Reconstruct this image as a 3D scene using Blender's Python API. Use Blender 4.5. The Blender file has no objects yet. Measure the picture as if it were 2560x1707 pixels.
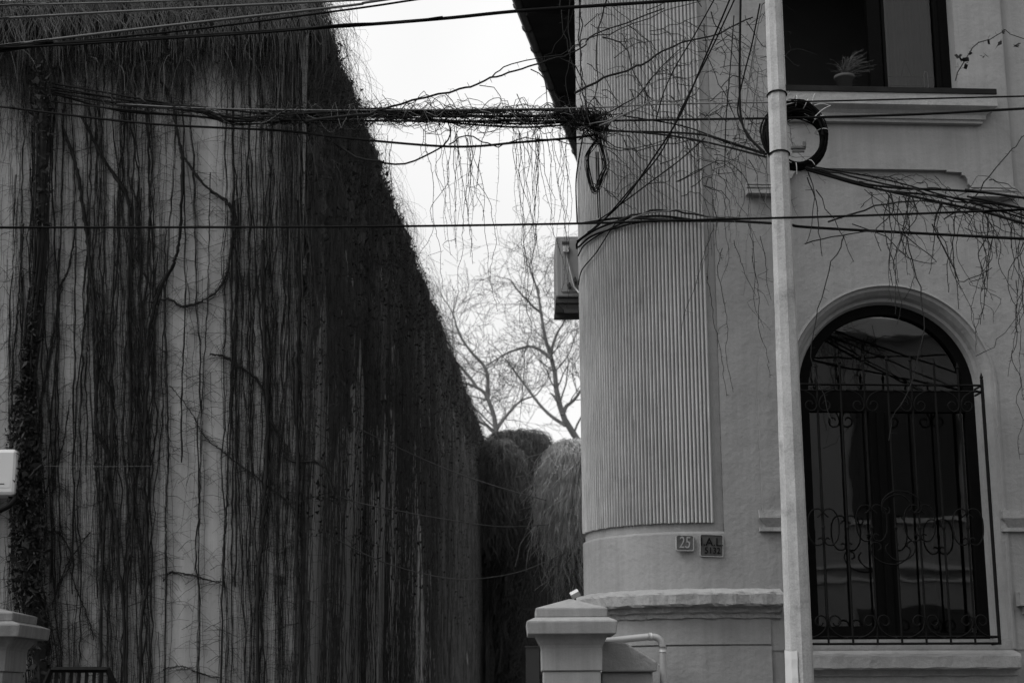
import bpy, math, random
import numpy as np
from mathutils import Vector, Matrix, geometry
rnd = random.Random(7); nr = np.random.RandomState(7)
R = math.radians
sc = bpy.context.scene; COL = sc.collection
# ------------------------------------------------------------------ camera
FPX = 4100.0; PITCH = math.atan(910/FPX); ROLL = 0.006; CAMZ = 1.6
cam = bpy.data.cameras.new('camera'); co = bpy.data.objects.new('camera', cam); COL.objects.link(co); sc.camera = co
cam.sensor_width = 36; cam.lens = 36*FPX/2560; cam.clip_end = 2000; cam.clip_start = .1
_r = Vector((math.cos(ROLL), 0, -math.sin(ROLL))); _f = Vector((0, math.cos(PITCH), math.sin(PITCH)))
_r = (_r-_f*_r.dot(_f)).normalized(); _u = _r.cross(_f)
C0 = Vector((0, 0, CAMZ))
co.matrix_world = Matrix(((_r.x, _u.x, -_f.x, 0), (_r.y, _u.y, -_f.y, 0), (_r.z, _u.z, -_f.z, CAMZ), (0, 0, 0, 1)))
cam.dof.use_dof = True; cam.dof.focus_distance = 12.3; cam.dof.aperture_fstop = 3.6
# ------------------------------------------------------------------ sky, sun
world = bpy.data.worlds.new('World'); sc.world = world; world.use_nodes = True
nt = world.node_tree; nt.nodes.clear()
SUN_EL, SUN_AZ = R(50), R(-112)      # azimuth clockwise from +Y
sk = nt.nodes.new('ShaderNodeTexSky'); sk.sky_type = 'NISHITA'; sk.sun_disc = False
sk.sun_elevation = SUN_EL; sk.sun_rotation = SUN_AZ; sk.air_density = 1.0; sk.dust_density = 6.0; sk.ozone_density = 1.0
bw = nt.nodes.new('ShaderNodeRGBToBW'); pw = nt.nodes.new('ShaderNodeMath'); pw.operation = 'POWER'; pw.inputs[1].default_value = .25
ml = nt.nodes.new('ShaderNodeMath'); ml.operation = 'MULTIPLY'; ml.inputs[1].default_value = 4.35
# thin uneven cloud deck
tc = nt.nodes.new('ShaderNodeTexCoord'); ns = nt.nodes.new('ShaderNodeTexNoise'); ns.inputs['Scale'].default_value = 3.2; ns.inputs['Detail'].default_value = 3
mr = nt.nodes.new('ShaderNodeMapRange'); mr.inputs[1].default_value = .3; mr.inputs[2].default_value = .7; mr.inputs[3].default_value = .88; mr.inputs[4].default_value = 1.1
m2 = nt.nodes.new('ShaderNodeMath'); m2.operation = 'MULTIPLY'
bg = nt.nodes.new('ShaderNodeBackground'); bg.inputs[1].default_value = .1; wo = nt.nodes.new('ShaderNodeOutputWorld')
L = nt.links.new
L(sk.outputs[0], bw.inputs[0]); L(bw.outputs[0], pw.inputs[0]); L(pw.outputs[0], ml.inputs[0])
L(tc.outputs['Generated'], ns.inputs['Vector']); L(ns.outputs['Fac'], mr.inputs[0]); L(ml.outputs[0], m2.inputs[0]); L(mr.outputs[0], m2.inputs[1])
L(m2.outputs[0], bg.inputs[0]); L(bg.outputs[0], wo.inputs[0])
sl = bpy.data.lights.new('sun', 'SUN'); sl.energy = 1.1; sl.angle = R(30); sl.color = (1, 1, 1)
so = bpy.data.objects.new('sun', sl); COL.objects.link(so)
sd = Vector((math.sin(SUN_AZ)*math.cos(SUN_EL), math.cos(SUN_AZ)*math.cos(SUN_EL), math.sin(SUN_EL)))
so.rotation_euler = sd.to_track_quat('Z', 'Y').to_euler(); so.location = (0, 0, 30)
vs = sc.view_settings; vs.view_transform = 'Standard'; vs.look = 'None'; vs.gamma = 1; vs.use_curve_mapping = False; vs.exposure = 0.9
# ------------------------------------------------------------------ projection helpers
def ray(px, py): return _f+_r*((px-1280)/FPX)+_u*((853.5-py)/FPX)
def W(px, py, D):
    v = ray(px, py); return C0+v*(D/v.y)
FY = .066; FO = Vector((1.92, 12.7, 0)); FU = Vector((math.cos(FY), math.sin(FY), 0)); FN = Vector((math.sin(FY), -math.cos(FY), 0))
def WZ(px, py, z): v = ray(px, py); return C0+v*((z-CAMZ)/v.z)
def U(px, py, d=0.):                 # facade local (u, z) of a pixel on the plane d in front of the facade
    v = ray(px, py); p = FO+FN*d; t = (p-C0).dot(FN)/v.dot(FN); q = C0+v*t; return (q-FO).dot(FU), q.z
LY = .02; LO = Vector((W(752, 900, 14).x, 14, 0)); LU = Vector((math.cos(LY), -math.sin(LY), 0)); LN = Vector((-math.sin(LY), -math.cos(LY), 0))
ZL = W(700, -8, 14).z
def Lf(px, py, d=0.):                # point on the left building's street front
    v = ray(px, py); p = LO+LN*d; t = (p-C0).dot(LN)/v.dot(LN); return C0+v*t
_e0, _e1 = WZ(845, 125, ZL+.10), WZ(1208, 1085, ZL+.10); AD = _e1-_e0; AD.z = 0; AD.normalize(); AN = Vector((AD.y, -AD.x, 0))
MATT = (_e0-LO).dot(AN)              # how far the creeper mat stands off the side wall
ALEN = (_e1-LO).dot(AD)+7.0
print('alley', MATT, ALEN, ZL, AD)
# ------------------------------------------------------------------ materials
def mat(name, val, rough=.85, var=.12, vscale=1.5, bump=.0, bscale=40., bdist=.004, streak=0., spec=.3, metal=0., fine=.0, patch=0.):
    m = bpy.data.materials.new(name); m.use_nodes = True; n = m.node_tree.nodes; l = m.node_tree.links.new
    if val < .05 and spec <= .3: spec = .04
    b = n['Principled BSDF']; b.inputs['Roughness'].default_value = rough; b.inputs['Specular IOR Level'].default_value = spec; b.inputs['Metallic'].default_value = metal
    t = n.new('ShaderNodeTexCoord'); src = t.outputs['Object']
    def noise(scale, det=5, rgh=.6, vec=None):
        q = n.new('ShaderNodeTexNoise'); q.inputs['Scale'].default_value = scale; q.inputs['Detail'].default_value = det; q.inputs['Roughness'].default_value = rgh
        l(vec or src, q.inputs['Vector']); return q.outputs['Fac']
    def rng(s, a, b_, lo, hi):
        q = n.new('ShaderNodeMapRange'); q.inputs[1].default_value = a; q.inputs[2].default_value = b_; q.inputs[3].default_value = lo; q.inputs[4].default_value = hi; l(s, q.inputs[0]); return q.outputs[0]
    def mul(a, b_):
        q = n.new('ShaderNodeMath'); q.operation = 'MULTIPLY'; l(a, q.inputs[0])
        if isinstance(b_, float): q.inputs[1].default_value = b_
        else: l(b_, q.inputs[1])
        return q.outputs[0]
    v = rng(noise(vscale), .3, .7, 1-var, 1+var)
    if streak:
        mp = n.new('ShaderNodeMapping'); mp.inputs['Scale'].default_value = (9, 9, .35); l(src, mp.inputs[0])
        v = mul(v, rng(noise(1.6, 6, .65, mp.outputs[0]), .3, .7, 1-streak, 1+streak*.6))
    if fine: v = mul(v, rng(noise(90, 3, .7), .3, .7, 1-fine, 1+fine))
    if patch: v = mul(v, rng(noise(5.5, 8, .7), .56, .72, 1., 1-patch))
    v = mul(v, float(val)); l(v, b.inputs['Base Color'])
    if bump:
        bp = n.new('ShaderNodeBump'); bp.inputs['Strength'].default_value = bump; bp.inputs['Distance'].default_value = bdist
        a = n.new('ShaderNodeMath'); a.operation = 'ADD'; l(noise(bscale, 6, .6), a.inputs[0]); l(mul(noise(bscale*.12, 3, .5), 3.), a.inputs[1])
        l(a.outputs[0], bp.inputs['Height']); l(bp.outputs[0], b.inputs['Normal'])
    return m
M = dict(
 stucco=mat('stucco', .25, .9, .09, 1.3, .8, 22, .008, streak=.12, fine=.05, patch=.12),
 ribs=mat('ribbed_stucco', .36, .9, .08, 1.6, .7, 55, .004, streak=.10, fine=.06, patch=.15),
 ledge=mat('ledge_plaster', .27, .9, .1, 3, .9, 18, .012, streak=.06, fine=.08, patch=.2),
 post=mat('post_plaster', .275, .9, .08, 3, .5, 40, .004, streak=.16, fine=.06, patch=.15),
 leftwall=mat('aged_render', .295, .92, .14, .8, .5, 20, .008, streak=.22, fine=.05, patch=.25),
 concrete=mat('pole_concrete', .36, .85, .16, 4, .7, 60, .004, streak=.2, fine=.18, patch=.4),
 asphalt=mat('asphalt', .05, .9, .15, 2, .4, 80, .006, fine=.2),
 paving=mat('paving', .11, .9, .15, 2, .4, 40, .005, fine=.1),
 stem=mat('vine_bark', .021, .9, .3, 12), wtwig=mat('creeper_twig', .021, .85, .35, 9), twig=mat('vine_twig', .028, .85, .35, 9), oldpost=mat('weathered_post', .19, .92, .16, 2, .7, 30, .006, streak=.25, fine=.1, patch=.35), heapdark=mat('ivy_strand', .065, .85, .5, 4), astrand=mat('alley_creeper_strand', .05, .85, .5, 5), mane=mat('dry_vine_shoots', .13, .85, .4, 5),
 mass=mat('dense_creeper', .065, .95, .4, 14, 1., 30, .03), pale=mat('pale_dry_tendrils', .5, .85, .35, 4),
 fine=mat('pale_vine_twig', .11, .8, .45, 6), leaf=mat('withered_leaf', .03, .8, .3, 20),
 cable=mat('cable_rubber', .008, .7, .2, 10, spec=.25), cable_grey=mat('weathered_cable', .06, .6, .2, 10, spec=.5), wire=mat('wire_line', .09, .6, .2, 4),
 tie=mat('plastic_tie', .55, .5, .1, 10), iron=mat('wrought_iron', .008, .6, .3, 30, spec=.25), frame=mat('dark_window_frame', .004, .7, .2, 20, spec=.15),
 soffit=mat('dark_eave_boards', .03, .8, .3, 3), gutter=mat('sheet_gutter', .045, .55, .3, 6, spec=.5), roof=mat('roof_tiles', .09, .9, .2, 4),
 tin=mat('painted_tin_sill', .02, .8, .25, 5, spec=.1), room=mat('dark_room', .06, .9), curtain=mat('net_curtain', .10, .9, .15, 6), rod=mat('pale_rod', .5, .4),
 white=mat('white_plastic', .5, .45, .04, 2, spec=.5), sticker=mat('sticker', .5, .5, .03), ink=mat('ink', .02, .6),
 ac=mat('grey_enamel', .25, .5, .06, 5, spec=.5), acdark=mat('dark_enamel', .05, .6, .1, 5), pvc=mat('pvc_pipe', .36, .4, .08, 4, spec=.5),
 plate=mat('enamel_plate', .085, .4, .45, 20, spec=.5), plate2=mat('rusty_plate', .05, .5, .35, 25, spec=.4), digit=mat('raised_digit', .27, .5, .2, 30), digit2=mat('dark_letter', .008, .5, .2, 30),
 clay=mat('clay_pot', .06, .8, .1, 10), heather=mat('dry_heather', .05, .9, .4, 30), bark=mat('tree_bark', .13, .9, .25, 5), bark2=mat('tree_twig', .11, .9, .2, 5),
 opp=mat('opposite_render', .34, .9, .15, .6, .3, 20, .005, streak=.1), opplight=mat('opposite_door', .6, .6, .05), oppdark=mat('opposite_shutter', .05, .5))
def glass_mat(name='window_glass', refl=1.95, dirt=.015):
    m = bpy.data.materials.new(name); m.use_nodes = True; n = m.node_tree.nodes; l = m.node_tree.links.new; n.clear()
    o = n.new('ShaderNodeOutputMaterial'); mx = n.new('ShaderNodeMixShader'); tr = n.new('ShaderNodeBsdfTransparent'); gl = n.new('ShaderNodeBsdfGlossy'); fr = n.new('ShaderNodeFresnel')
    tr.inputs[0].default_value = (.6, .6, .6, 1); gl.inputs['Roughness'].default_value = .015; gl.inputs[0].default_value = (1, 1, 1, 1); fr.inputs[0].default_value = refl
    t = n.new('ShaderNodeTexCoord'); q = n.new('ShaderNodeTexNoise'); q.inputs['Scale'].default_value = 1.6; bp = n.new('ShaderNodeBump'); bp.inputs['Strength'].default_value = .12; bp.inputs['Distance'].default_value = .02
    l(t.outputs['Object'], q.inputs['Vector']); l(q.outputs['Fac'], bp.inputs['Height']); l(bp.outputs[0], gl.inputs['Normal'])
    l(fr.outputs[0], mx.inputs[0]); l(tr.outputs[0], mx.inputs[1]); l(gl.outputs[0], mx.inputs[2]); l(mx.outputs[0], o.inputs[0]); return m
M['glass'] = glass_mat(); M['glass_upper'] = glass_mat('upper_window_glass', 1.38)
# ------------------------------------------------------------------ object helpers
def empty(name, loc=(0, 0, 0), rz=0.):
    o = bpy.data.objects.new(name, None); COL.objects.link(o); o.location = loc; o.rotation_euler = (0, 0, rz); o.empty_display_size = .2; return o
def tag(o, label=None, cat=None, group=None, kind=None):
    if label: o['label'] = label
    if cat: o['category'] = cat
    if group: o['group'] = group
    if kind: o['kind'] = kind
    return o
class MB:                            # mesh builder: polygons, boxes, tubes -> one mesh object
    def __init__(s): s.v = []; s.f = []; s.n = 0; s.smooth = False
    def poly(s, pts, faces):
        pts = np.asarray([tuple(p) for p in pts], float); s.v.append(pts)
        for f in faces: s.f.append(np.asarray(f)+s.n)
        s.n += len(pts); return s
    def box(s, a, b, rot=None, c=None):
        x0, y0, z0 = a; x1, y1, z1 = b
        p = [Vector(q) for q in ((x0, y0, z0), (x1, y0, z0), (x1, y1, z0), (x0, y1, z0), (x0, y0, z1), (x1, y0, z1), (x1, y1, z1), (x0, y1, z1))]
        if rot: p = [rot@(q-c)+c for q in p]
        return s.poly(p, [(0, 3, 2, 1), (4, 5, 6, 7), (0, 1, 5, 4), (1, 2, 6, 5), (2, 3, 7, 6), (3, 0, 4, 7)])
    def frust(s, cx, cy, z0, z1, hx0, hy0, hx1, hy1):
        p = [(cx-hx0, cy-hy0, z0), (cx+hx0, cy-hy0, z0), (cx+hx0, cy+hy0, z0), (cx-hx0, cy+hy0, z0), (cx-hx1, cy-hy1, z1), (cx+hx1, cy-hy1, z1), (cx+hx1, cy+hy1, z1), (cx-hx1, cy+hy1, z1)]
        return s.poly(p, [(0, 3, 2, 1), (4, 5, 6, 7), (0, 1, 5, 4), (1, 2, 6, 5), (2, 3, 7, 6), (3, 0, 4, 7)])
    def grid(s, rows, flip=False):    # rows: list of equal-length point lists
        h = len(rows); w = len(rows[0]); P = np.asarray([[tuple(q) for q in r] for r in rows], float).reshape(-1, 3)
        i = np.arange(h-1)[:, None]*w+np.arange(w-1)[None, :]; i = i.ravel()
        F = np.stack([i, i+1, i+w+1, i+w], 1)
        if flip: F = F[:, ::-1]
        s.v.append(P); s.f.append(F+s.n); s.n += len(P); return s
    def tube(s, pts, r0, r1=None, k=4, rad=None):
        P = np.asarray([tuple(p) for p in pts], float) if not isinstance(pts, np.ndarray) else pts
        n = len(P)
        if rad is None: rad = np.linspace(r0, r0 if r1 is None else r1, n)
        T = np.empty_like(P); T[1:-1] = P[2:]-P[:-2]; T[0] = P[1]-P[0]; T[-1] = P[-1]-P[-2]
        T /= (np.linalg.norm(T, axis=1)[:, None]+1e-9)
        ref = np.zeros(3); ref[int(np.argmin(np.abs(T).max(0)))] = 1
        A = np.cross(T, ref); A /= (np.linalg.norm(A, axis=1)[:, None]+1e-9); B = np.cross(T, A)
        a = np.arange(k)*2*math.pi/k
        V = P[:, None]+rad[:, None, None]*(A[:, None]*np.cos(a)[None, :, None]+B[:, None]*np.sin(a)[None, :, None])
        i = (np.arange(n-1)[:, None]*k+np.arange(k)[None, :]).ravel(); j = (np.arange(n-1)[:, None]*k+(np.arange(k)+1)[None, :] % k).ravel()
        s.f.append(np.stack([i, j, j+k, i+k], 1)+s.n)
        if k > 4: s.f.append(np.arange(k)+s.n); s.f.append(np.arange(k)[::-1]+(n-1)*k+s.n)
        s.v.append(V.reshape(-1, 3)); s.n += n*k; return s
    def plate(s, outer, holes, y0, y1):   # polygon in (x,z) with holes, between depths y0 (front) and y1 (back)
        loops = [outer]+list(holes); tri = geometry.tessellate_polygon([[Vector((p[0], p[1], 0)) for p in lp] for lp in loops])
        flat = [p for lp in loops for p in lp]; N = len(flat)
        pts = [(p[0], y0, p[1]) for p in flat]+[(p[0], y1, p[1]) for p in flat]; F = []
        for t in tri:
            a, b, c = [flat[i] for i in t]; cr = (b[0]-a[0])*(c[1]-a[1])-(b[1]-a[1])*(c[0]-a[0])
            t = tuple(t) if cr > 0 else tuple(t)[::-1]
            F.append(t); F.append(tuple(i+N for i in t[::-1]))
        o = 0
        for li, lp in enumerate(loops):
            m = len(lp); area = sum(lp[i][0]*lp[(i+1) % m][1]-lp[(i+1) % m][0]*lp[i][1] for i in range(m))
            for i in range(m):
                a, b = o+i, o+(i+1) % m; q = (a, a+N, b+N, b)
                if (area > 0) == (li > 0): q = q[::-1]
                F.append(q)
            o += m
        return s.poly(pts, F)
    def build(s, name, m, parent=None, smooth=False, bevel=0.):
        me = bpy.data.meshes.new(name); V = np.concatenate(s.v) if s.v else np.zeros((0, 3))
        fl = []; cnt = []
        for f in s.f:
            f = np.asarray(f)
            if f.ndim == 1: fl.append(f); cnt.append(np.array([len(f)]))
            else: fl.append(f.ravel()); cnt.append(np.full(len(f), f.shape[1]))
        fl = np.concatenate(fl).astype(np.int32); cnt = np.concatenate(cnt).astype(np.int32)
        me.vertices.add(len(V)); me.vertices.foreach_set('co', V.ravel())
        me.loops.add(len(fl)); me.loops.foreach_set('vertex_index', fl)
        st = np.concatenate([[0], np.cumsum(cnt)[:-1]]).astype(np.int32)
        me.polygons.add(len(cnt)); me.polygons.foreach_set('loop_start', st); me.polygons.foreach_set('loop_total', cnt)
        me.polygons.foreach_set('use_smooth', np.full(len(cnt), bool(smooth)))
        me.update(calc_edges=True); me.validate()
        me.materials.append(M[m] if isinstance(m, str) else m)
        o = bpy.data.objects.new(name, me); COL.objects.link(o)
        if parent: o.parent = parent
        if bevel:
            b = o.modifiers.new('bevel', 'BEVEL'); b.width = bevel; b.segments = 2; b.limit_method = 'ANGLE'; b.angle_limit = R(40)
        return o
def interp(pts, n):                  # smooth resample (Catmull-Rom)
    P = np.asarray([tuple(p) for p in pts], float)
    if len(P) == 2: return P[0]+(P[1]-P[0])*np.linspace(0, 1, n)[:, None]
    Q = np.vstack([2*P[0]-P[1], P, 2*P[-1]-P[-2]]); t = np.linspace(0, len(P)-1-1e-6, n); i = t.astype(int); f = (t-i)[:, None]
    a, b, c, d = Q[i], Q[i+1], Q[i+2], Q[i+3]
    return .5*((2*b)+(c-a)*f+(2*a-5*b+4*c-d)*f**2+(3*b-a-3*c+d)*f**3)
def wob(n, amp, k=3):                # smooth random wobble
    x = np.linspace(0, 1, n); o = np.zeros((n, 3))
    for a in range(3):
        for j in range(1, k+1): o[:, a] += amp/j*nr.uniform(-1, 1)*np.sin(x*math.pi*j*nr.uniform(.8, 2.6)+nr.uniform(0, 6.3))
    return o
def barbs(mb, P, step, ln, r, nrm=None, k=3, prob=.8, curl=.5):
    d = np.linalg.norm(np.diff(P, axis=0), axis=1); s = np.concatenate([[0], np.cumsum(d)]); x = step*nr.uniform(.3, 1)
    while x < s[-1]:
        if nr.rand() < prob:
            i = min(np.searchsorted(s, x), len(P)-1); p = P[i] if i == 0 else P[i-1]+(P[i]-P[i-1])*((x-s[i-1])/max(d[i-1], 1e-6))
            t = P[min(i+1, len(P)-1)]-P[max(i-1, 0)]; t = t/(np.linalg.norm(t)+1e-9)
            v = nr.normal(size=3); v[1] *= .5; v -= t*v.dot(t)*.8; v /= np.linalg.norm(v)+1e-9
            if nrm is not None: v = v-nrm*min(0, v.dot(nrm))*1.2
            l = ln*nr.uniform(.4, 1.5); w = nr.normal(size=3)*curl*l*.5
            mb.tube(np.array([p, p+v*l*.5+w*.3, p+v*l+w]), r, r*.5, k)
        x += step*nr.uniform(.5, 1.6)
def twigline(pts, seg=.05, jag=.006):  # nodal zig-zag twig through control points
    P = np.asarray([tuple(p) for p in pts], float); ln = np.linalg.norm(np.diff(P, axis=0), axis=1).sum(); n = max(4, int(ln/seg))
    Q = interp(P, n); Q[1:-1] += nr.normal(size=(n-2, 3))*jag; return Q
# ------------------------------------------------------------------ ground, street
g = MB(); g.poly([(-150, -150, 0), (150, -150, 0), (150, 250, 0), (-150, 250, 0)], [(0, 1, 2, 3)]); tag(g.build('ground', 'paving'), kind='structure')
g = MB(); g.poly([(-60, 1.4, .004), (60, 1.4, .004), (60, 10.4, .004), (-60, 10.4, .004)], [(0, 1, 2, 3)]); tag(g.build('road', 'asphalt'), kind='structure')
g = MB(); g.box((-60, 10.4, 0.001), (60, 12.35, .13)); tag(g.build('pavement', 'paving', bevel=.02), kind='structure')
g = MB(); g.box((-60, -1.6, 0.001), (60, 1.4, .13)); tag(g.build('pavement_opposite', 'paving', bevel=.02), kind='structure')
# ------------------------------------------------------------------ HOUSE (right)
house = tag(empty('house', FO, FY), 'grey stucco house with rounded fluted corner and tall arched barred window', 'house')
u0 = lambda px, py, d=0.: U(px, py, d)[0]
z0 = lambda px, py, d=0.: U(px, py, d)[1]
RR = .90; UC = u0(1450, 1000)+RR+.105
ZTOP = 9.0
SB = math.pi/2*RR
def T(s, o, z):                      # wall-following frame: s<0 round corner, beyond it the alley side
    if s >= 0: return (UC+s, -o, z)
    if s >= -SB:
        a = -s/RR; return (UC-(RR+o)*math.sin(a), RR-(RR+o)*math.cos(a), z)
    e = -s-SB; return (UC-RR-o+e*.26, RR+e*.965+o*.25, z)
def sweep(mb, ss, prof): mb.grid([[T(s, o, z) for s in ss] for (o, z) in prof], flip=True)
zrib = z0(1782, 1305); zpan = z0(1782, 1329); srib = u0(1782, 1200)-UC; span_ = u0(1806, 1200)-UC
zl0, zl1 = z0(1700, 1475), z0(1700, 1512, .12)
back = [-SB-9, -SB-4, -SB-.4]; arc = list(np.linspace(-SB, 0, 40))
mb = MB(); S1 = back+arc+[span_]
sweep(mb, S1, [(0., zl0-.05), (0., zpan-.012), (-.004, zpan), (-.022, zpan+.006)])
sweep(mb, S1[:-1]+[span_-.002], [(-.022, zpan+.006), (-.022, zrib)])
mb.grid([[T(span_, 0, zpan), T(span_, 0, ZTOP)], [T(span_, -.03, zpan), T(span_, -.03, ZTOP)]])
mb.grid([[T(srib+.0, -.022, zrib), T(srib, -.022, ZTOP)], [T(span_, -.022, zrib), T(span_, -.022, ZTOP)]])
# main street front with the two openings
uc_ = u0(2212, 900, -.16); ri = .5*(u0(2429, 1000, -.16)-u0(1993, 1000, -.16)); zc = z0(2210, 764, -.16)-ri; ro = z0(2210, 716)-zc
zb = z0(2250, 1622, .0)
def arch(cu, cz, r, zb_, n=28): return [(cu+r, zb_)]+[(cu+r*math.cos(a), cz+r*math.sin(a)) for a in np.linspace(0, math.pi, n)]+[(cu-r, zb_)]
wl, wr = u0(1961, 200), u0(2389, 200); wzb = z0(2200, 240, .0); wzt = wzb+1.9
uL = UC+span_; uR = uL+9
mb.plate([(uL, zpan-.9), (uR, zpan-.9), (uR, ZTOP+.0), (uL, ZTOP+.0)], [arch(uc_, zc, ro, zb), [(wl, wzb), (wr, wzb), (wr, wzt), (wl, wzt)]], 0, .30)
wall = mb.build('wall', 'stucco', house)
# ribs: real half-round rods following the corner
mb = MB(); ss = []; pitch = .0302; s = srib
off = [(.0, -.017), (.08, -.017), (.14, -.007), (.27, .003), (.42, .008), (.58, .008), (.74, .003), (.88, -.007), (.94, -.017)]
while s > -SB-.28:
    for f, o in off: ss.append((s-f*pitch, o))
    s -= pitch+nr.normal()*.0007
ss.append((s, -.024)); ss = ss[::-1]
ss = [(a, o if a > -SB+.02 else -.018) for a, o in ss]
rows = []
for z in [zrib]+list(np.arange(zrib+.15, ZTOP, .15))+[ZTOP]:
    rows.append([T(a+nr.normal()*.0005, o+(nr.normal()*.0010)-(.007 if nr.rand() < .010 else 0), z+nr.uniform(-.004, .004)*(z == zrib)) for a, o in ss])
mb.grid(rows, flip=True)
mb.grid([[T(a, -.03, zrib-.001) for a, o in ss], rows[0]], flip=True)
mb.build('fluted_panel', 'ribs', house)
mb = MB()
mb.plate([(UC-RR*.55, RR*.95), (UC+.25, RR*.95), (UC+.25, 1.76), (UC+8, 1.76), (UC+8, RR+9), (UC-RR*.55+2.5, RR+9)], [], 0, 1); mb.v = [np.array([(x, z, y*(ZTOP-.01)) for x, y, z in mb.v[0]])]; mb.build('inner_wall', 'stucco', house)
# corner ledge and plinth
sEnd = u0(1958, 1490, .12)-UC
mb = MB(); Sl = [-SB-9, -SB-4]+list(np.linspace(-SB-.4, sEnd, 90))
def ruf(a, o, z, k): return (o+.004*math.sin(a*31+k)+.003*math.sin(a*77+k*3)+nr.normal()*.0012*(k > 0), z+.004*math.sin(a*23+k*2)+nr.normal()*.0015*(k > 1))
prof = [(.0, zl0+.012), (.03, zl0+.008), (.118, zl0-.022), (.128, zl0-.036), (.125, zl1+.01), (.112, zl1-.004), (.06, zl1-.008), (.055, zl1-.045), (.03, zl1-.06), (.028, zl1-.09), (.0, zl1-.095)]
mb.grid([[T(a, *ruf(a, o, z, k)) for a in Sl] for k, (o, z) in enumerate(prof)], flip=False)
cap = [T(sEnd, *ruf(sEnd, o, z, 0)) for (o, z) in prof]; mb.poly(cap, [tuple(range(len(cap)))])
mb.build('ledge', 'ledge', house, smooth=False)
sPl = u0(1928, 1600)-UC; zg = z0(1800, 1612)
mb = MB(); Sp = back+arc+[sPl-.001]
sweep(mb, Sp, [(.012, 0), (.012, zg-.007), (-.004, zg-.007), (-.004, zg+.007), (.012, zg+.007), (.012, zl1-.088)])
mb.grid([[T(sPl, .012, 0), T(sPl, .012, zl1-.09)], [T(sPl, -.02, 0), T(sPl, -.02, zl1-.09)]])
sweep(mb, [sPl, 10.3], [(-.008, 0), (-.008, zpan-.88)])
mb.build('plinth', 'stucco', house)
# arched surround (splayed reveal)
def archsweep(mb, prof, zb_, smooth=True):
    rows = []
    for r, d in prof:
        pts = [(uc_+r, -d, zb_)]+[(uc_+r*math.cos(a), -d, zc+r*math.sin(a)) for a in np.linspace(0, math.pi, 48)]+[(uc_-r, -d, zb_)]
        rows.append(pts)
    mb.grid(rows)
mb = MB(); archsweep(mb, [(ro+.022, -.002), (ro+.02, .014), (ro+.002, .018), (ro-.006, -.004), (ro-.03, -.012), (ro-.06, -.055), (ro-.075, -.10), (ro-.10, -.105), (ri+.004, -.16), (ri+.002, -.30)], zb)
mb.build('arch_moulding', 'stucco', house, smooth=False)
# shallow raised arch panel around the window, imposts
eu, ez = u0(2222, 900), z0(2200, 641); er = u0(2222, 1000)-u0(1889, 1000); ezc = ez-er
zi0, zi1 = z0(1900, 1275), z0(1900, 1328)
ul, ur = eu-er, eu+er+.06
out = [(ul, zi0), (uc_-ro-.021, zi0)]
inn = [(uc_+(ro+.021)*math.cos(a), zc+(ro+.021)*math.sin(a)) for a in np.linspace(math.pi, 0, 40)]
oa = [(eu+er*math.cos(a)+(.06 if a < 1.5 else 0), ezc+er*math.sin(a)) for a in np.linspace(0, math.pi, 50)]
mb = MB(); mb.plate(out+inn+[(uc_+ro+.021, zi0), (ur, zi0)]+oa, [], -.009, .0); mb.build('arch_panel', 'stucco', house)
for a, b in ((u0(1899, 1300, .03), uc_-ro-.022), (u0(2506, 1300, .03), u0(2506, 1300, .03)+.75)):
    mb = MB(); zm = (zi0+zi1)/2+.02
    mb.poly([(a, -.04, zi0), (b, -.04, zi0), (b, .01, zi0), (a, .01, zi0), (a+.0, -.045, zm), (b, -.045, zm), (b, .01, zm), (a, .01, zm)], [(0, 1, 2, 3), (4, 5, 1, 0), (5, 6, 2, 1), (7, 4, 0, 3)])
    mb.poly([(a, -.045, zm), (b, -.045, zm), (b, .01, zm), (a, .01, zm), (a+.06, -.008, zi1+.03), (b, -.008, zi1+.03), (b, .01, zi1+.03), (a+.0, .01, zi1+.03)], [(5, 4, 0, 1), (4, 7, 3, 0), (6, 5, 1, 2)])
    mb.box((a, -.035, zi1), (b, .01, zi1+.03)); mb.build('impost', 'ledge', house)
mb = MB(); mb.box((u0(2548, 1480, .08), -.09, z0(2550, 1513, .08)), (u0(2548, 1480, .08)+.7, .01, z0(2550, 1478, .08)))
mb.box((u0(2548, 1480, .08)+.04, -.05, z0(2550, 1513, .08)-.06), (u0(2548, 1480, .08)+.7, .01, z0(2550, 1513, .08)-.001)); mb.build('ledge', 'ledge', house)
# upper window apron: a proud slab with stepped lower edge
pl, pr = u0(1868, 480, .03), u0(2533, 470, .03); zA, zB_ = z0(2000, 421, .03), z0(1900, 460, .03); ptl, ptr = pl, pr
x1, x2 = u0(1978, 440, .03), u0(2402, 440, .03)
ZAP = wzt+.35
ol = [(pl, zB_), (x1-.03, zB_), (x1-.03, zB_+.04), (x1, zB_+.05), (x1+.02, zB_+.09), (x1+.05, zA-.012), (x1+.06, zA), (x2-.12, zA), (x2-.12, zA-.014), (x2+.005, zA-.018), (x2+.005, zA-.04), (x2+.03, zA-.045), (x2+.05, zB_+.06), (x2+.055, zB_+.02), (x2+.08, zB_), (pr, zB_), (pr, ZAP), (pl, ZAP)]
mb = MB(); mb.plate(ol, [[(wl, wzb), (wr, wzb), (wr, wzt), (wl, wzt)]], -.045, .0); mb.build('apron_panel', 'stucco', house)
for a, b in ((pl-.008, x1-.02), (x2+.07, pr+.008)):
    mb = MB(); zz = zB_+.002
    for o, h in ((.055, .012), (.043, .012), (.060, .014), (.048, .030), (.085, .028)):
        mb.box((a, -o, zz-h), (b, .001, zz-.0005)); zz -= h
    mb.build('capital_moulding', 'ledge', house)
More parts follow.
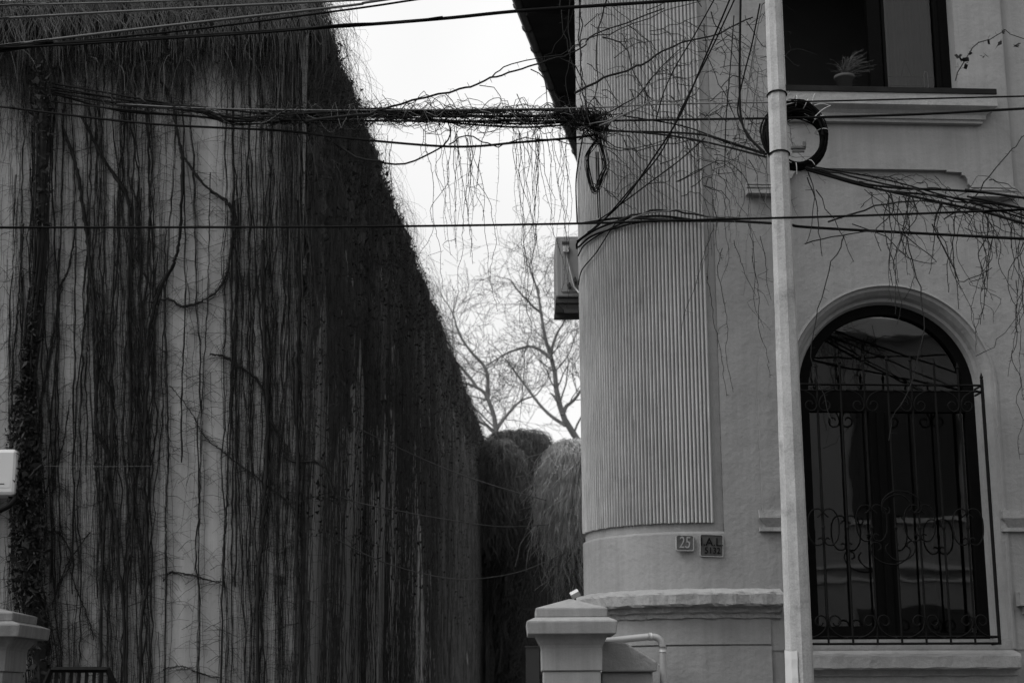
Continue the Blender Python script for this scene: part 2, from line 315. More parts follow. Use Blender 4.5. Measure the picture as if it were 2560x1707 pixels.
# upper window
def window_rect():
    w = tag(empty('window', (0, 0, 0)), None); w.parent = house; return w
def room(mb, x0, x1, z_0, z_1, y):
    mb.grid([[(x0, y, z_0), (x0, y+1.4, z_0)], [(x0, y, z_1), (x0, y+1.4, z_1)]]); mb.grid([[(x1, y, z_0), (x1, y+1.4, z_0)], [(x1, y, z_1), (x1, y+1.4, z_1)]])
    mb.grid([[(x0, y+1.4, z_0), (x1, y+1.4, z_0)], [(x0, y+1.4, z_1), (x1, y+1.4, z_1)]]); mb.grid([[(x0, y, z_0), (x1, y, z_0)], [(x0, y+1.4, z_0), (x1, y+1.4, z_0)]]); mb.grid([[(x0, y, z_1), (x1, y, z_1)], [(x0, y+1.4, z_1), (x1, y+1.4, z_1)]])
win = window_rect()
mb = MB(); mx0, mx1 = u0(2172, 150, -.12), u0(2204, 150, -.12); yf = .10
ft = .035
for a, b, c, d in ((wl, wl+.03, wzb, wzt), (wr-.085, wr, wzb, wzt), (mx0, mx1, wzb, wzt)): mb.box((a, yf, c), (b, yf+.07, d))
mb.box((wl+.03, yf+.002, wzb), (mx0, yf+.065, wzb+.035)); mb.box((mx1, yf+.002, wzb), (wr-.085, yf+.065, wzb+.06))
mb.box((wl+.03, yf+.002, wzt-.05), (wr-.085, yf+.065, wzt))
mb.box((mx1+.012, yf-.01, wzb+.062), (mx1+.035, yf+.03, wzt-.05)); mb.box((wr-.12, yf-.01, wzb+.062), (wr-.086, yf+.03, wzt-.05))
mb.build('frame', 'frame', win, bevel=.003)
mb = MB(); mb.box((mx1+.001, yf+.035, wzb+.061), (wr-.086, yf+.039, wzt-.051)); mb.build('pane', 'glass_upper', win)
def curtain(x0, x1, z_0, z_1, y, amp=.02, per=.07, ph=0):
    mb = MB(); xs = np.arange(x0, x1, .008)
    yy = y+amp*np.sin(xs/per*6.28+ph)+amp*.5*np.sin(xs/per*2.3)
    mb.grid([[(x, q, z) for x, q in zip(xs, yy)] for z in (z_0, z_1)]); mb.grid([[(x, q+.004, z) for x, q in zip(xs, yy)] for z in (z_0, z_1)]); return mb
curtain(mx1+.02, wr-.1, wzb+.12, wzt, yf+.22).build('curtain', 'curtain', win, smooth=True)
mb = MB(); xr = u0(2320, 200, -.1)
mb.tube([(xr, yf+.09, wzb+.06), (xr-.004, yf+.09, wzb+.26), (xr+.008, yf+.09, wzb+.30), (xr+.028, yf+.09, wzb+.29), (xr+.034, yf+.09, wzb+.06)], .004, k=5); mb.build('curtain_tieback', 'rod', win, smooth=True)
mb = MB(); mb.tube([(mx1+.02, yf+.15, wzb+.19), (wr-.1, yf+.15, wzb+.19)], .004, k=5); mb.tube([(mx1+.02, yf+.15, wzb+.27), (wr-.1, yf+.15, wzb+.27)], .004, k=5)
mb.tube([(mx1+.2, yf+.15, wzb+.27), (mx1+.24, yf+.15, wzb+.42), (mx1+.29, yf+.15, wzb+.27)], .004, k=5); mb.build('drying_rack', 'frame', win)
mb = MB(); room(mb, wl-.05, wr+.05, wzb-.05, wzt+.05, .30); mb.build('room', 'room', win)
sl0, sl1 = u0(1940, 250, .16), u0(2489, 250, .16); zs = wzb
mb = MB(); mb.box((sl0, -.165, zs-.012), (sl1, yf, zs+.003)); mb.box((sl0, -.20, zs-.045), (sl1, -.166, zs+.002)); mb.build('sill', 'tin', win, bevel=.003)
mb = MB(); a, b = sl0+.0, sl1+.002
rows = []
for o, z in ((.0, zs-.040), (.145, zs-.042), (.150, zs-.145), (.13, zs-.158), (.10, zs-.175), (.075, zs-.20), (.07, zs-.235), (.055, zs-.238), (.05, zs-.262), (.0, zs-.265)):
    k = .15-o; rows.append([(a+k, .0, z), (a+k, -o-.045*(o > 0), z), (b-k, -o-.045*(o > 0), z), (b-k, .0, z)])
mb.grid(rows); mb.build('sill_cornice', 'ledge', win)
# arched window
aw = empty('window'); aw.parent = house
ya = .16; zw = z0(2250, 1600, -.16)
def ring(mb, r_out, r_in, zb_, y, t):
    n = 40; A = np.linspace(0, math.pi, n)
    for rr_, yy in ((None, None),):
        o = [(uc_+r_out, zb_)]+[(uc_+r_out*math.cos(a), zc+r_out*math.sin(a)) for a in A]+[(uc_-r_out, zb_)]
        i = [(uc_+r_in, zb_)]+[(uc_+r_in*math.cos(a), zc+r_in*math.sin(a)) for a in A]+[(uc_-r_in, zb_)]
    mb.grid([[(p[0], y, p[1]) for p in o], [(p[0], y, p[1]) for p in i], [(p[0], y+t, p[1]) for p in i]])
mb = MB(); ring(mb, ri+.01, ri-.075, zw, ya, .08); mb.build('frame', 'frame', aw)
ztr0, ztr1 = z0(2100, 1028, -.16), z0(2100, 975, -.16); mw = .085; mu = u0(2213, 1300, -.16)
mb = MB(); mb.box((uc_-ri+.07, ya+.003, ztr0), (uc_+ri-.07, ya+.075, ztr1)); mb.build('transom', 'frame', aw)
mb = MB(); mb.box((mu-mw, ya-.003, zw), (mu+mw, ya+.06, ztr0-.001)); mb.box((mu-.03, ya-.02, zw), (mu+.03, ya-.004, ztr0-.001)); mb.build('mullion', 'frame', aw, bevel=.004)
mb = MB(); mb.box((uc_-ri+.07, ya+.004, zw), (mu-mw-.001, ya+.07, zw+.11)); mb.box((mu+mw+.001, ya+.004, zw), (uc_+ri-.07, ya+.07, zw+.06)); mb.build('bottom_rail', 'frame', aw)
for a, b, c, d, tl in ((uc_-ri+.07, mu-mw, zw+.1, ztr0, .0), (mu+mw, uc_+ri-.07, zw+.05, ztr0, .012)):
    mb = MB(); mb.poly([(a, ya+.045+tl, c), (b, ya+.045, c), (b, ya+.040, d), (a, ya+.040+tl, d)], [(0, 1, 2, 3)]); mb.build('pane', 'glass', aw)
mb = MB(); A = np.linspace(0, math.pi, 40); pts = [(uc_+(ri-.06)*math.cos(a), ya+.045, max(ztr1, zc+(ri-.06)*math.sin(a))) for a in A]
pts = [(uc_+(ri-.07), ya+.045, ztr1)]+pts+[(uc_-(ri-.07), ya+.045, ztr1)]; mb.poly(pts, [tuple(range(len(pts)))]); mb.build('fanlight_pane', 'glass', aw)
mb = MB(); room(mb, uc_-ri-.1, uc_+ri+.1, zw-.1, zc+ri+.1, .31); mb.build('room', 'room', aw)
za, zb2 = z0(2250, 1636, .13), z0(2250, 1670, .13); xa, xb = u0(1972, 1650, .13), u0(2553, 1650, .13)
mb = MB(); n = 60; xs = np.linspace(xa, xb, n); rows = []
for k, (o, z) in enumerate(((-.28, za+.045), (.0, za+.035), (.125, za+.004), (.135, za-.01), (.13, zb2+.006), (.118, zb2-.004), (.05, zb2-.006), (.045, zb2-.05), (.02, zb2-.06), (.018, zb2-.13), (.0, zb2-.13))):
    rows.append([(x, -o-(.003*math.sin(x*23+k)+nr.normal()*.0012)*(k > 1), z+(.003*math.sin(x*19+k*2)+nr.normal()*.0012)*(k > 1)) for x in xs])
mb.grid(rows, flip=True)
for r_ in (0, -1): q = [row[r_] for row in rows[1:]]; mb.poly(q, [tuple(range(len(q)))])
mb.build('stone_sill', 'ledge', aw)
mb = MB(); mb.box((uc_-ro, .0, zw-.12), (uc_+ro, .16, zw+.003)); mb.build('inner_sill', 'ledge', aw)
# wrought iron grille
gr = empty('window_grille'); gr.parent = house; GD = .17
gp = lambda x, y, d=GD: (U(x, y, d)[0], -d, U(x, y, d)[1])
gl_, gr_ = u0(1997, 1300, GD), u0(2478, 1300, GD)
gzb, gzt = z0(2250, 1608, GD), z0(2250, 962, GD)
nb = 9; bx = np.linspace(gl_, gr_, nb)
for z in (gzt, gzt-.05, gzb, gzb+.05):
    mb = MB(); mb.tube([(gl_, -.0, z), (gl_, -GD, z), (gr_, -GD, z), (gr_, 0, z)], .009, k=4); mb.build('rail', 'iron', gr)
for i, x in enumerate(bx):
    mb = MB(); e = (i in (0, nb-1)); hh = .05 if e else .09+.10*math.sin(math.pi*i/(nb-1)); r = .014 if e else .009
    mb.tube([(x, -GD-.001, gzb-.01), (x, -GD-.001, gzt+hh)], r, k=4)
    mb.tube([(x, -GD, gzt+hh-.002), (x, -GD, gzt+hh+.012), (x, -GD, gzt+hh+.02), (x, -GD, gzt+hh+.055)], 0, k=6, rad=np.array([.006, .015, .012, .001]))
    if 0 < i < nb-1:
        zm = (gzb+gzt)/2-.12; mb.tube([(x, -GD, zm-.02), (x, -GD, zm), (x, -GD, zm+.02)], 0, k=6, rad=np.array([.009, .015, .009]))
    mb.build('bar', 'iron', gr)
PS = .3656*.0031
def scroll(cx, cz, pts, fx=1, fz=1, r=.0068):
    mb = MB(); P = interp([(cx+fx*a*PS, -GD-.006, cz-fz*b*PS) for a, b in pts], len(pts)*4); mb.tube(P, r, k=5); return mb.build('scroll', 'iron', gr, smooth=True)
sp = [(-130, -108), (-80, -95), (-30, -60), (-8, -10), (-18, 28), (-50, 40), (-78, 22), (-84, -6), (-66, -26), (-44, -24), (-34, -8)]
for i in (1, 3, 5, 7):
    for f in (1, -1):
        scroll(bx[i], gzt-.05-.115, sp, f, 1); scroll(bx[i], gzb+.05+.115, sp, f, -1)
cm = [(-40, -20), (-22, -42), (-58, -58), (-70, -20), (-34, 10)]
cc = [(-38, -70), (-20, -84), (-6, -104), (-28, -126), (-70, -118), (-100, -70), (-106, 0), (-96, 70), (-60, 116), (-18, 112), (-6, 88), (-22, 70), (-42, 78)]
zm = (gzb+gzt)/2-.12
for i in (1, 3, 5, 7):
    for f in (1, -1): scroll(bx[i], zm+(.03 if i in (3, 5) else 0), cc, f, 1, .006)
big = [(-60, -120), (-90, -150), (-70, -200), (0, -245), (90, -240), (160, -200), (185, -140), (160, -100), (120, -110), (112, -140), (135, -155)]
for f in (1, -1): scroll(bx[4], zm, big, f, f, .0065)
for f in (1, -1): scroll(bx[4]+.02, zm, [(a*.75-30, b*.9) for a, b in big], -f, f, .006)
# roof, eave, gutter of the house
def loc2(p): q = p-FO; return Vector((q.dot(FU), -q.dot(FN), 0))
e0, e1 = loc2(WZ(1303, 0, ZTOP)), loc2(WZ(1409, 274, ZTOP)); ed = (e1-e0).normalized()
eA = e0+ed*((-.40-e0.y)/ed.y); eB = e0+ed*14; eC = Vector((UC+9, -.40, 0)); eD = Vector((UC+9, eB.y, 0)); eP = [eA, eC, eD, eB]
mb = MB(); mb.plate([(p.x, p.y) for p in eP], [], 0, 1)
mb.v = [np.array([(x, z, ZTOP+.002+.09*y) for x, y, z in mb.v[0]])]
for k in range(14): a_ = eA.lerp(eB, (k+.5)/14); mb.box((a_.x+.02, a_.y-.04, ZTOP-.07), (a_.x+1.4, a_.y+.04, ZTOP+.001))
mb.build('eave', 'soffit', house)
mb = MB(); rid = [Vector((UC+3, 4, ZTOP+3)), Vector((UC+6, 4, ZTOP+3)), Vector((UC+6, 9, ZTOP+3)), Vector((UC+3.5, 9, ZTOP+3))]
mb.poly([p+Vector((0, 0, ZTOP+.095)) for p in eP]+rid, [(0, 1, 5, 4), (1, 2, 6, 5), (2, 3, 7, 6), (3, 0, 4, 7), (4, 5, 6, 7)]); mb.build('roof', 'roof', house)
mb = MB()
for A_, B_ in ((eA, eB), (eA, eC)):
    t = (B_-A_).normalized(); nn = Vector((t.y, -t.x, 0)); nn = -nn if nn.dot(Vector((UC+3, 4, 0))-A_) > 0 else nn
    rows = [[tuple(p+nn*(.06+.06*math.cos(a))+Vector((0, 0, ZTOP+.07-.075*math.sin(a)))) for p in (A_, B_)] for a in np.linspace(0, math.pi, 9)]; mb.grid(rows)
    n = int((B_-A_).length/.6)
    for i in range(n):
        c = A_.lerp(B_, (i+.5)/n); mb.tube([c+nn*(.06+.068*math.cos(q))+Vector((0, 0, ZTOP+.07-.082*math.sin(q))) for q in np.linspace(0, math.pi, 7)], .008, k=4)
mb.build('gutter', 'gutter', house, smooth=False)
# pipe
mb = MB(); pp = [gp(1440, 1611, .12), gp(1500, 1604, .12), gp(1600, 1593, .12), gp(1632, 1591, .12), gp(1648, 1597, .12), gp(1656, 1612, .12), gp(1657, 1640, .12), gp(1660, 1800, .12)]
mb.tube(interp(pp, 50), .026, k=14)
for q in (gp(1657, 1622, .12),): mb.tube([(q[0], q[1], q[2]-.02), (q[0], q[1], q[2]+.02)], .031, k=14)
mb.tube([(gp(1630, 1591, .12)[0]-.03, -.12, gp(1630, 1591, .12)[2]), (gp(1630, 1591, .12)[0], -.12, gp(1630, 1591, .12)[2]+.001)], .030, k=14)
mb.tube([gp(1657, 1660, .12), (gp(1657, 1660)[0], 0, gp(1657, 1660, .12)[2])], .008, k=5); mb.build('pipe', 'pvc', house, smooth=True)
# low sloped stone beside the gate post (cap of the garden wall behind it)
gw = MB(); a = W(1500, 1700, 12.35); zt1, zt2 = W(1560, 1608, 12.4).z, W(1640, 1655, 12.4).z
xa_, xb_, xc_ = W(1500, 1600, 12.4).x, W(1560, 1608, 12.4).x, W(1637, 1655, 12.4).x
gw.poly([(xa_, 12.2, zt1+.01), (xb_, 12.2, zt1), (xc_, 12.2, zt2), (xc_, 12.2, zt2-.07), (xa_, 12.2, zt2-.07), (xa_, 12.58, zt1+.01), (xb_, 12.58, zt1), (xc_, 12.58, zt2), (xc_, 12.58, zt2-.07), (xa_, 12.58, zt2-.07)],
        [(0, 4, 3, 2, 1), (0, 1, 6, 5), (1, 2, 7, 6), (2, 3, 8, 7), (3, 4, 9, 8)])
gw.box((xa_, 12.24, 0), (xc_-.03, 12.54, zt2-.071))
tag(gw.build('garden_wall', 'ledge', bevel=.012), 'short stained garden wall with sloping coping behind the white pipe', 'wall')
# ------------------------------------------------------------------ plates
def text_mesh(txt, size, m, parent, loc, name, sx=1., ext=.003, shear=0, off=.0):
    cu = bpy.data.curves.new(name, 'FONT'); cu.body = txt; cu.size = size; cu.extrude = ext; cu.align_x = 'CENTER'; cu.align_y = 'CENTER'; cu.shear = shear; cu.offset = off
    o = bpy.data.objects.new('tmp', cu); COL.objects.link(o); bpy.context.view_layer.update()
    me = bpy.data.meshes.new_from_object(o.evaluated_get(bpy.context.evaluated_depsgraph_get())); bpy.data.objects.remove(o); bpy.data.curves.remove(cu)
    me.materials.clear(); me.materials.append(M[m]); q = bpy.data.objects.new(name, me); COL.objects.link(q); q.parent = parent; q.location = loc; q.rotation_euler = (math.pi/2, 0, 0); q.scale = (sx, 1, 1); return q
def F3(u, d, z): return FO+FU*u+FN*d+Vector((0, 0, z))
def sign(x0, y0, x1, y1, rim, name, label, m, rimm, texts, roll=0.):
    (ua, zt), (ub, zb3) = U(x0, y0), U(x1, y1); cu, cz = (ua+ub)/2, (zt+zb3)/2; w, h = (ub-ua)/2, (zt-zb3)/2
    e = empty(name, F3(cu, 0, cz), FY); e.rotation_euler = (0, roll, FY)
    tag(e, label, 'sign')
    def rr(w, h, r): return [(sx*(w-r)+r*math.cos(a), sz*(h-r)+r*math.sin(a)) for sx, sz, a0 in ((1, 1, 0), (-1, 1, 90), (-1, -1, 180), (1, -1, 270)) for a in np.radians(np.linspace(a0, a0+90, 5))]
    MB().plate(rr(w, h, .012), [], -.008, .02).build('plate', m, e)
    MB().plate(rr(w+rim, h+rim, .016), [rr(w-.001, h-.001, .012)], -.013, .02).build('rim', rimm, e)
    for t in texts: text_mesh(t[0], t[1]*h, t[6] if len(t) > 6 else 'digit', e, (t[2]*w, -.009, t[3]*h), 'lettering', t[4], .004, t[5])
sign(1691, 1339, 1733, 1375, .006, 'house_number_plate', 'small enamel house number plate reading 25 set in the plaster', 'plate', 'ledge', [('25', 2.3, -.05, 0, .72, .12)], .02)
sign(1750, 1337, 1807, 1390, .005, 'survey_plate', 'dark square plate reading I.A.L. 5132 beside the small number plate', 'plate2', 'ledge', [('I.A.L.', 1.08, .02, .32, 1., 0, 'digit2'), ('5132', .82, .08, -.48, .95, 0, 'digit2')], .03)
# ------------------------------------------------------------------ gate posts
def gatepost(cx, cy, zt, w, name, label, m='post'):
    e = empty(name, (cx, cy, 0)); tag(e, label, 'gate post')
    b = MB(); b.frust(0, 0, 0, zt-.46, w*.80, w*.80, w*.80, w*.80); b.frust(0, 0, zt-.458, zt-.30, w*.845, w*.845, w*.855, w*.855); b.build('shaft', m, e, bevel=.006)
    b = MB(); b.frust(0, 0, zt-.302, zt-.275, w*.85, w*.85, w*.87, w*.87); b.frust(0, 0, zt-.275, zt-.205, w*.88, w*.88, w*1.02, w*1.02); b.build('neck_moulding', m, e)
    b = MB(); W1 = w*1.27
    b.frust(0, 0, zt-.205, zt-.115, W1-.01, W1-.01, W1, W1); b.frust(0, 0, zt-.1145, zt-.085, W1-.001, W1-.001, w*1.02, w*1.02); b.frust(0, 0, zt-.0848, zt-.02, w*1.0, w*1.0, w*1.01, w*1.01); b.frust(0, 0, zt-.0198, zt+.058, w*1.008, w*1.008, .01, .01)
    b.build('cap', m, e, bevel=.007); return e
pc = W(1426, 1500, 12.1); zp = W(1420, 1512, 11.85).z
gatepost(W(1426, 1540, 12.1).x, 12.1, zp-.0, .255, 'gate_post', 'pale plastered gate post with stepped pyramid cap below the rounded corner')
e2 = gatepost(W(-52, 1530, 12.9).x, 13.0, W(0, 1512, 12.9).z-.05, .33, 'gate_post', 'stained gate post with creeper at the lower left edge', 'oldpost')
# floodlight behind the post
f = empty('floodlight', W(1438, 1485, 12.7)); tag(f, 'small tilted pale floodlight peeping above the gate post cap', 'lamp')
rt = Matrix.Rotation(R(-28), 3, 'Y')@Matrix.Rotation(R(30), 3, 'X')
MB().box((-.034, -.02, -.022), (.034, .03, .022), rt, Vector((0, 0, 0))).build('housing', 'white', f, bevel=.004)
MB().box((-.03, .0, -.075), (.06, .02, -.06)).tube([(0, .01, -.07), (0, .01, -.01)], .008, k=6).build('bracket', 'acdark', f)
# slim dark post further down the alley
q = W(1331, 1617, 15); mb = MB(); mb.box((q.x-.06, 15, 0), (q.x+.06, 15.1, q.z)); mb.box((q.x-.07, 14.99, q.z), (q.x+.07, 15.11, q.z+.012))
for i in range(6): mb.tube([(q.x+.05, 15.05, q.z-.25-.14*i), (W(1440, 1600, 15).x, 15.05, q.z-.25-.14*i)], .035, k=5)
tag(mb.build('side_gate', 'acdark'), 'dark side gate deep in the alley left of the gate post', 'gate')
# ------------------------------------------------------------------ air conditioner
acD = 14.15; a0 = W(1389, 591, acD); a1 = W(1389, 742, acD); acx = a0.x
e = empty('air_conditioner', (acx, acD, a1.z)); tag(e, 'grey outdoor air conditioner unit bracketed behind the rounded corner', 'air conditioner'); H = a0.z-a1.z
MB().box((0, 0, 0), (.34, .75, H)).build('casing', 'ac', e, bevel=.012)
MB().box((.045, -.012, .04), (.33, -.001, H-.03)).build('side_panel', 'ac', e, bevel=.006)
MB().box((.055, -.02, H-.075), (.115, -.0125, H-.055)).build('handle_recess', 'acdark', e)
MB().box((.065, -.035, H-.155), (.12, -.0125, H-.10)).build('valve_cover', 'white', e, bevel=.004)
mb = MB(); mb.tube([(.09, -.03, H-.155), (.115, -.035, H-.28), (.16, -.03, .08), (.2, -.03, .03)], .007, k=6); mb.build('pipe', 'white', e, smooth=True)
for i in range(2):
    mb = MB(); x = .115+.05*i; mb.tube([(x, -.0125, .09+.05*i), (x, -.05, .09+.05*i)], .018, k=8); mb.tube([(x, -.035, .06+.05*i), (x, -.035, .12+.05*i)], .012, k=6); mb.build('valve', 'acdark', e)
mb = MB(); mb.box((-.005, .02, -.05), (.4, .10, -.012)); mb.box((.07, .03, -.14), (.4, .06, -.105)); mb.poly([(.0, .04, -.05), (.08, .04, -.12), (.12, .04, -.12), (.06, .04, -.05), (.0, .06, -.05), (.08, .06, -.12), (.12, .06, -.12), (.06, .06, -.05)], [(0, 1, 2, 3), (4, 7, 6, 5), (0, 4, 5, 1), (3, 2, 6, 7)])
mb.box((-.005, .60, -.05), (.4, .68, -.012)); mb.build('bracket', 'acdark', e)
# ------------------------------------------------------------------ flower pot
(pu, pz) = U(2113, 241, .10); e = empty('potted_plant', F3(pu, .10, wzb+.004), FY); tag(e, 'small clay pot of dry heather on the upper window sill', 'potted plant')
mb = MB(); rows = []
for r, z in ((.0, .002), (.052, .0), (.075, .095), (.082, .096), (.084, .12), (.076, .12), (.072, .10), (0, .1)): rows.append([(r*math.cos(a), r*math.sin(a), z) for a in np.linspace(0, 2*math.pi, 21)])
mb.grid(rows, flip=False); mb.build('pot', 'clay', e, smooth=True)
mb = MB()
for i in range(150):
    a = nr.uniform(0, 6.28); t = nr.uniform(0, 1)**.7; lx = .22*t*math.cos(a)+.06*t; h = nr.uniform(.06, .20)*(1.1-.3*t)
    if nr.rand() < .25: h = nr.uniform(-.03, .05); lx *= .6
    if nr.rand() < .25: lx = nr.uniform(.08, .2); h = nr.uniform(.12, .24)
    P = interp([(0, 0, .1), (lx*.4, .05*t*math.sin(a), .1+h*.75), (lx, .1*t*math.sin(a), .1+h)], 6); P = P+wob(6, .012, 2); mb.tube(P, .0022, .001, 3); barbs(mb, P, .02, .012, .0012, prob=.6)
mb.build('foliage', 'heather', e)
# ------------------------------------------------------------------ pole
PD = 11.0
pb, pt_ = W(1998, 1640, PD), W(1934, 30, PD); ax = (pt_-pb)/(pt_.z-pb.z); base = pb-ax*pb.z
e = empty('utility_pole', (base.x, base.y, 0)); tag(e, 'slender eight sided concrete pole in front of the house', 'pole')
wid = lambda z: .092-(.092-.060)*(z-pb.z)/(pt_.z-pb.z)
mb = MB(); rows = []; zsn = np.linspace(.13, 8.6, 90)
for z in zsn:
    c = ax*z; r = wid(z); rows.append([(c.x+(r+nr.normal()*.0006)*math.cos(a), c.y+(r+nr.normal()*.0006)*math.sin(a), z) for a in [k*math.pi/4+.05 for k in range(8)]])
for r_ in rows: r_.append(r_[0])
mb.grid(rows); mb.poly(rows[-1][:8], [tuple(range(8))]); mb.build('shaft', 'concrete', e)
def polept(z, dx=0, dy=0): c = base+ax*z; return Vector((c.x+dx, c.y+dy, z))
for py in (228, 378):
    z = W(1940, py, PD-.08).z; r = wid(z)+.004; mb = MB()
    mb.tube([Vector((ax.x*z+r*math.cos(a), ax.y*z+r*math.sin(a), z-.012*math.sin(a))) for a in np.linspace(0, 2*math.pi, 17)], .006, k=5); mb.build('strap', 'cable', e)
z = W(1990, 1625, PD).z; mb = MB(); rows = []
for k_, zz in enumerate(np.linspace(z, z-.30, 6)):
    c = ax*zz; r = wid(zz)+.004; rows.append([(c.x+r*math.cos(a)+nr.normal()*.001, c.y+r*math.sin(a)-abs(nr.normal())*.004, zz+nr.normal()*.006) for a in [k*math.pi/4+.05 for k in (4, 5, 6)]])
for r_ in rows: a_, b_ = Vector(r_[1]), Vector(r_[2]); r_[2] = tuple(a_.lerp(b_, .55))
mb.grid(rows, flip=True); p = mb.build('paper_notice', 'sticker', e); p['label'] = 'torn pale paper notice wrapped on the pole'
# crook and hook on pole: bracket box behind coil
cc_ = W(1983, 334, PD+.18); cr, cv = .228, .262
e = empty('cable_coil', cc_); tag(e, 'big black coil of spare cable tied behind the concrete pole', 'cable coil')
mb = MB()
for i in range(42):
    k = nr.uniform(0, 1)**.8; r1 = cr*(1-.27*k); r2 = cv*(1-.27*k); ox, oz = nr.normal()*.006+.038*k*1.+(.012 if i % 7 == 0 else 0), nr.normal()*.008-.052*k; oy = nr.uniform(-.05, .05); ph = nr.uniform(0, 6.28); t = nr.uniform(0, .085)
    P = [(ox+r1*(1+t*math.sin(2*a+ph))*math.cos(a), oy+.02*math.sin(a+ph), oz+r2*(1+t*math.cos(3*a+ph))*math.sin(a)) for a in np.linspace(0, 2*math.pi, 36)]
    mb.tube(P, nr.choice([.0045, .0055, .0065]), k=5)
for i in range(5):
    P = interp([(.02*nr.normal()-.1, 0, -.14), (-.13+.03*i, .02, .02), (.05*nr.normal(), 0, .16)], 14); 
    if i < 2: mb.tube(P, .003, k=4)
mb.build('loops', 'cable', e, smooth=True)
for (ax_, az_), (bx_, bz_) in (((.02, .225), (-.17, .20)), ((.03, .22), (-.165, .13)), ((.13, .20), (.155, .275)), ((.15, .19), (.255, .185)), ((.145, .10), (.265, .185)), ((.145, .085), (.29, .10)), ((.0, -.24), (.0, -.33)), ((.09, -.22), (.13, -.26)), ((-.03, -.24), (-.13, -.235))):
    mb = MB(); mb.tube(interp([(ax_, -.06, az_), ((ax_+bx_)/2, -.075, (az_+bz_)/2+.01), (bx_, -.07, bz_)], 6), .0036, .0024, 4); mb.build('cable_tie', 'tie', e)
for a in (1.45, .45, .05, 1.1):
    mb = MB(); c = Vector((cr*.91*math.cos(a), 0, cv*.91*math.sin(a))); rad = Vector((math.cos(a), 0, math.sin(a)))
    mb.tube([c+rad*.045*math.cos(q)+Vector((0, .07*math.sin(q), 0)) for q in np.linspace(0, 2*math.pi, 13)], .003, k=4); mb.build('cable_tie', 'tie', e)
e = empty('bracket_box', W(1990, 290, PD+.32)); tag(e, 'small grey line bracket seen through the cable coil', 'bracket')
for dz in (0, -.235):
    mb = MB(); mb.box((-.05, -.02, dz-.02), (.06, .02, dz)); mb.box((.035, -.03, dz-.01), (.06, .0, dz+.03)); mb.box((-.04, -.012, dz-.045), (.05, .012, dz-.022)); mb.build('clamp', 'ac', e, bevel=.003)
MB().box((-.17, .0, -.25), (-.145, .03, .02)).build('back_plate', 'acdark', e)
# ------------------------------------------------------------------ LEFT BUILDING
lb = tag(empty('creeper_building', LO), 'tall blank grey building covered in bare creeper beside the alley', 'building')
mb = MB(); w0 = LU*-11; corner = Vector((0, 0, 0)); far = AD*ALEN
mb.grid([[Vector(w0)+Vector((0, 0, z)), Vector(corner)+Vector((0, 0, z))] for z in (0, ZL)]); mb.build('wall', 'leftwall', lb)
mb = MB(); mb.grid([[Vector(corner)+Vector((0, 0, z)), Vector(far)+Vector((0, 0, z))] for z in (0, ZL)]); mb.grid([[Vector(far)+Vector((0, 0, z)), Vector(far)-AN*9+Vector((0, 0, z))] for z in (0, ZL)]); mb.build('side_wall', 'leftwall', lb)
mb = MB(); a = [w0, corner, far, far-AN*9+Vector((0, 0, 0))]; mb.poly([p+Vector((0, 0, ZL)) for p in a], [(0, 1, 2, 3)]); mb.build('roof', 'roof', lb)
ch = Lf(590, 12); cw = Lf(676, 12)
mb = MB(); mb.box((ch.x-LO.x, 1.2, ZL+.001), (cw.x-LO.x, 1.7, ZL+1.3)); mb.build('chimney', 'leftwall', lb)
ROOTN = np.array(LN)
def Lp(px, py, d): return Lf(px, py, d)
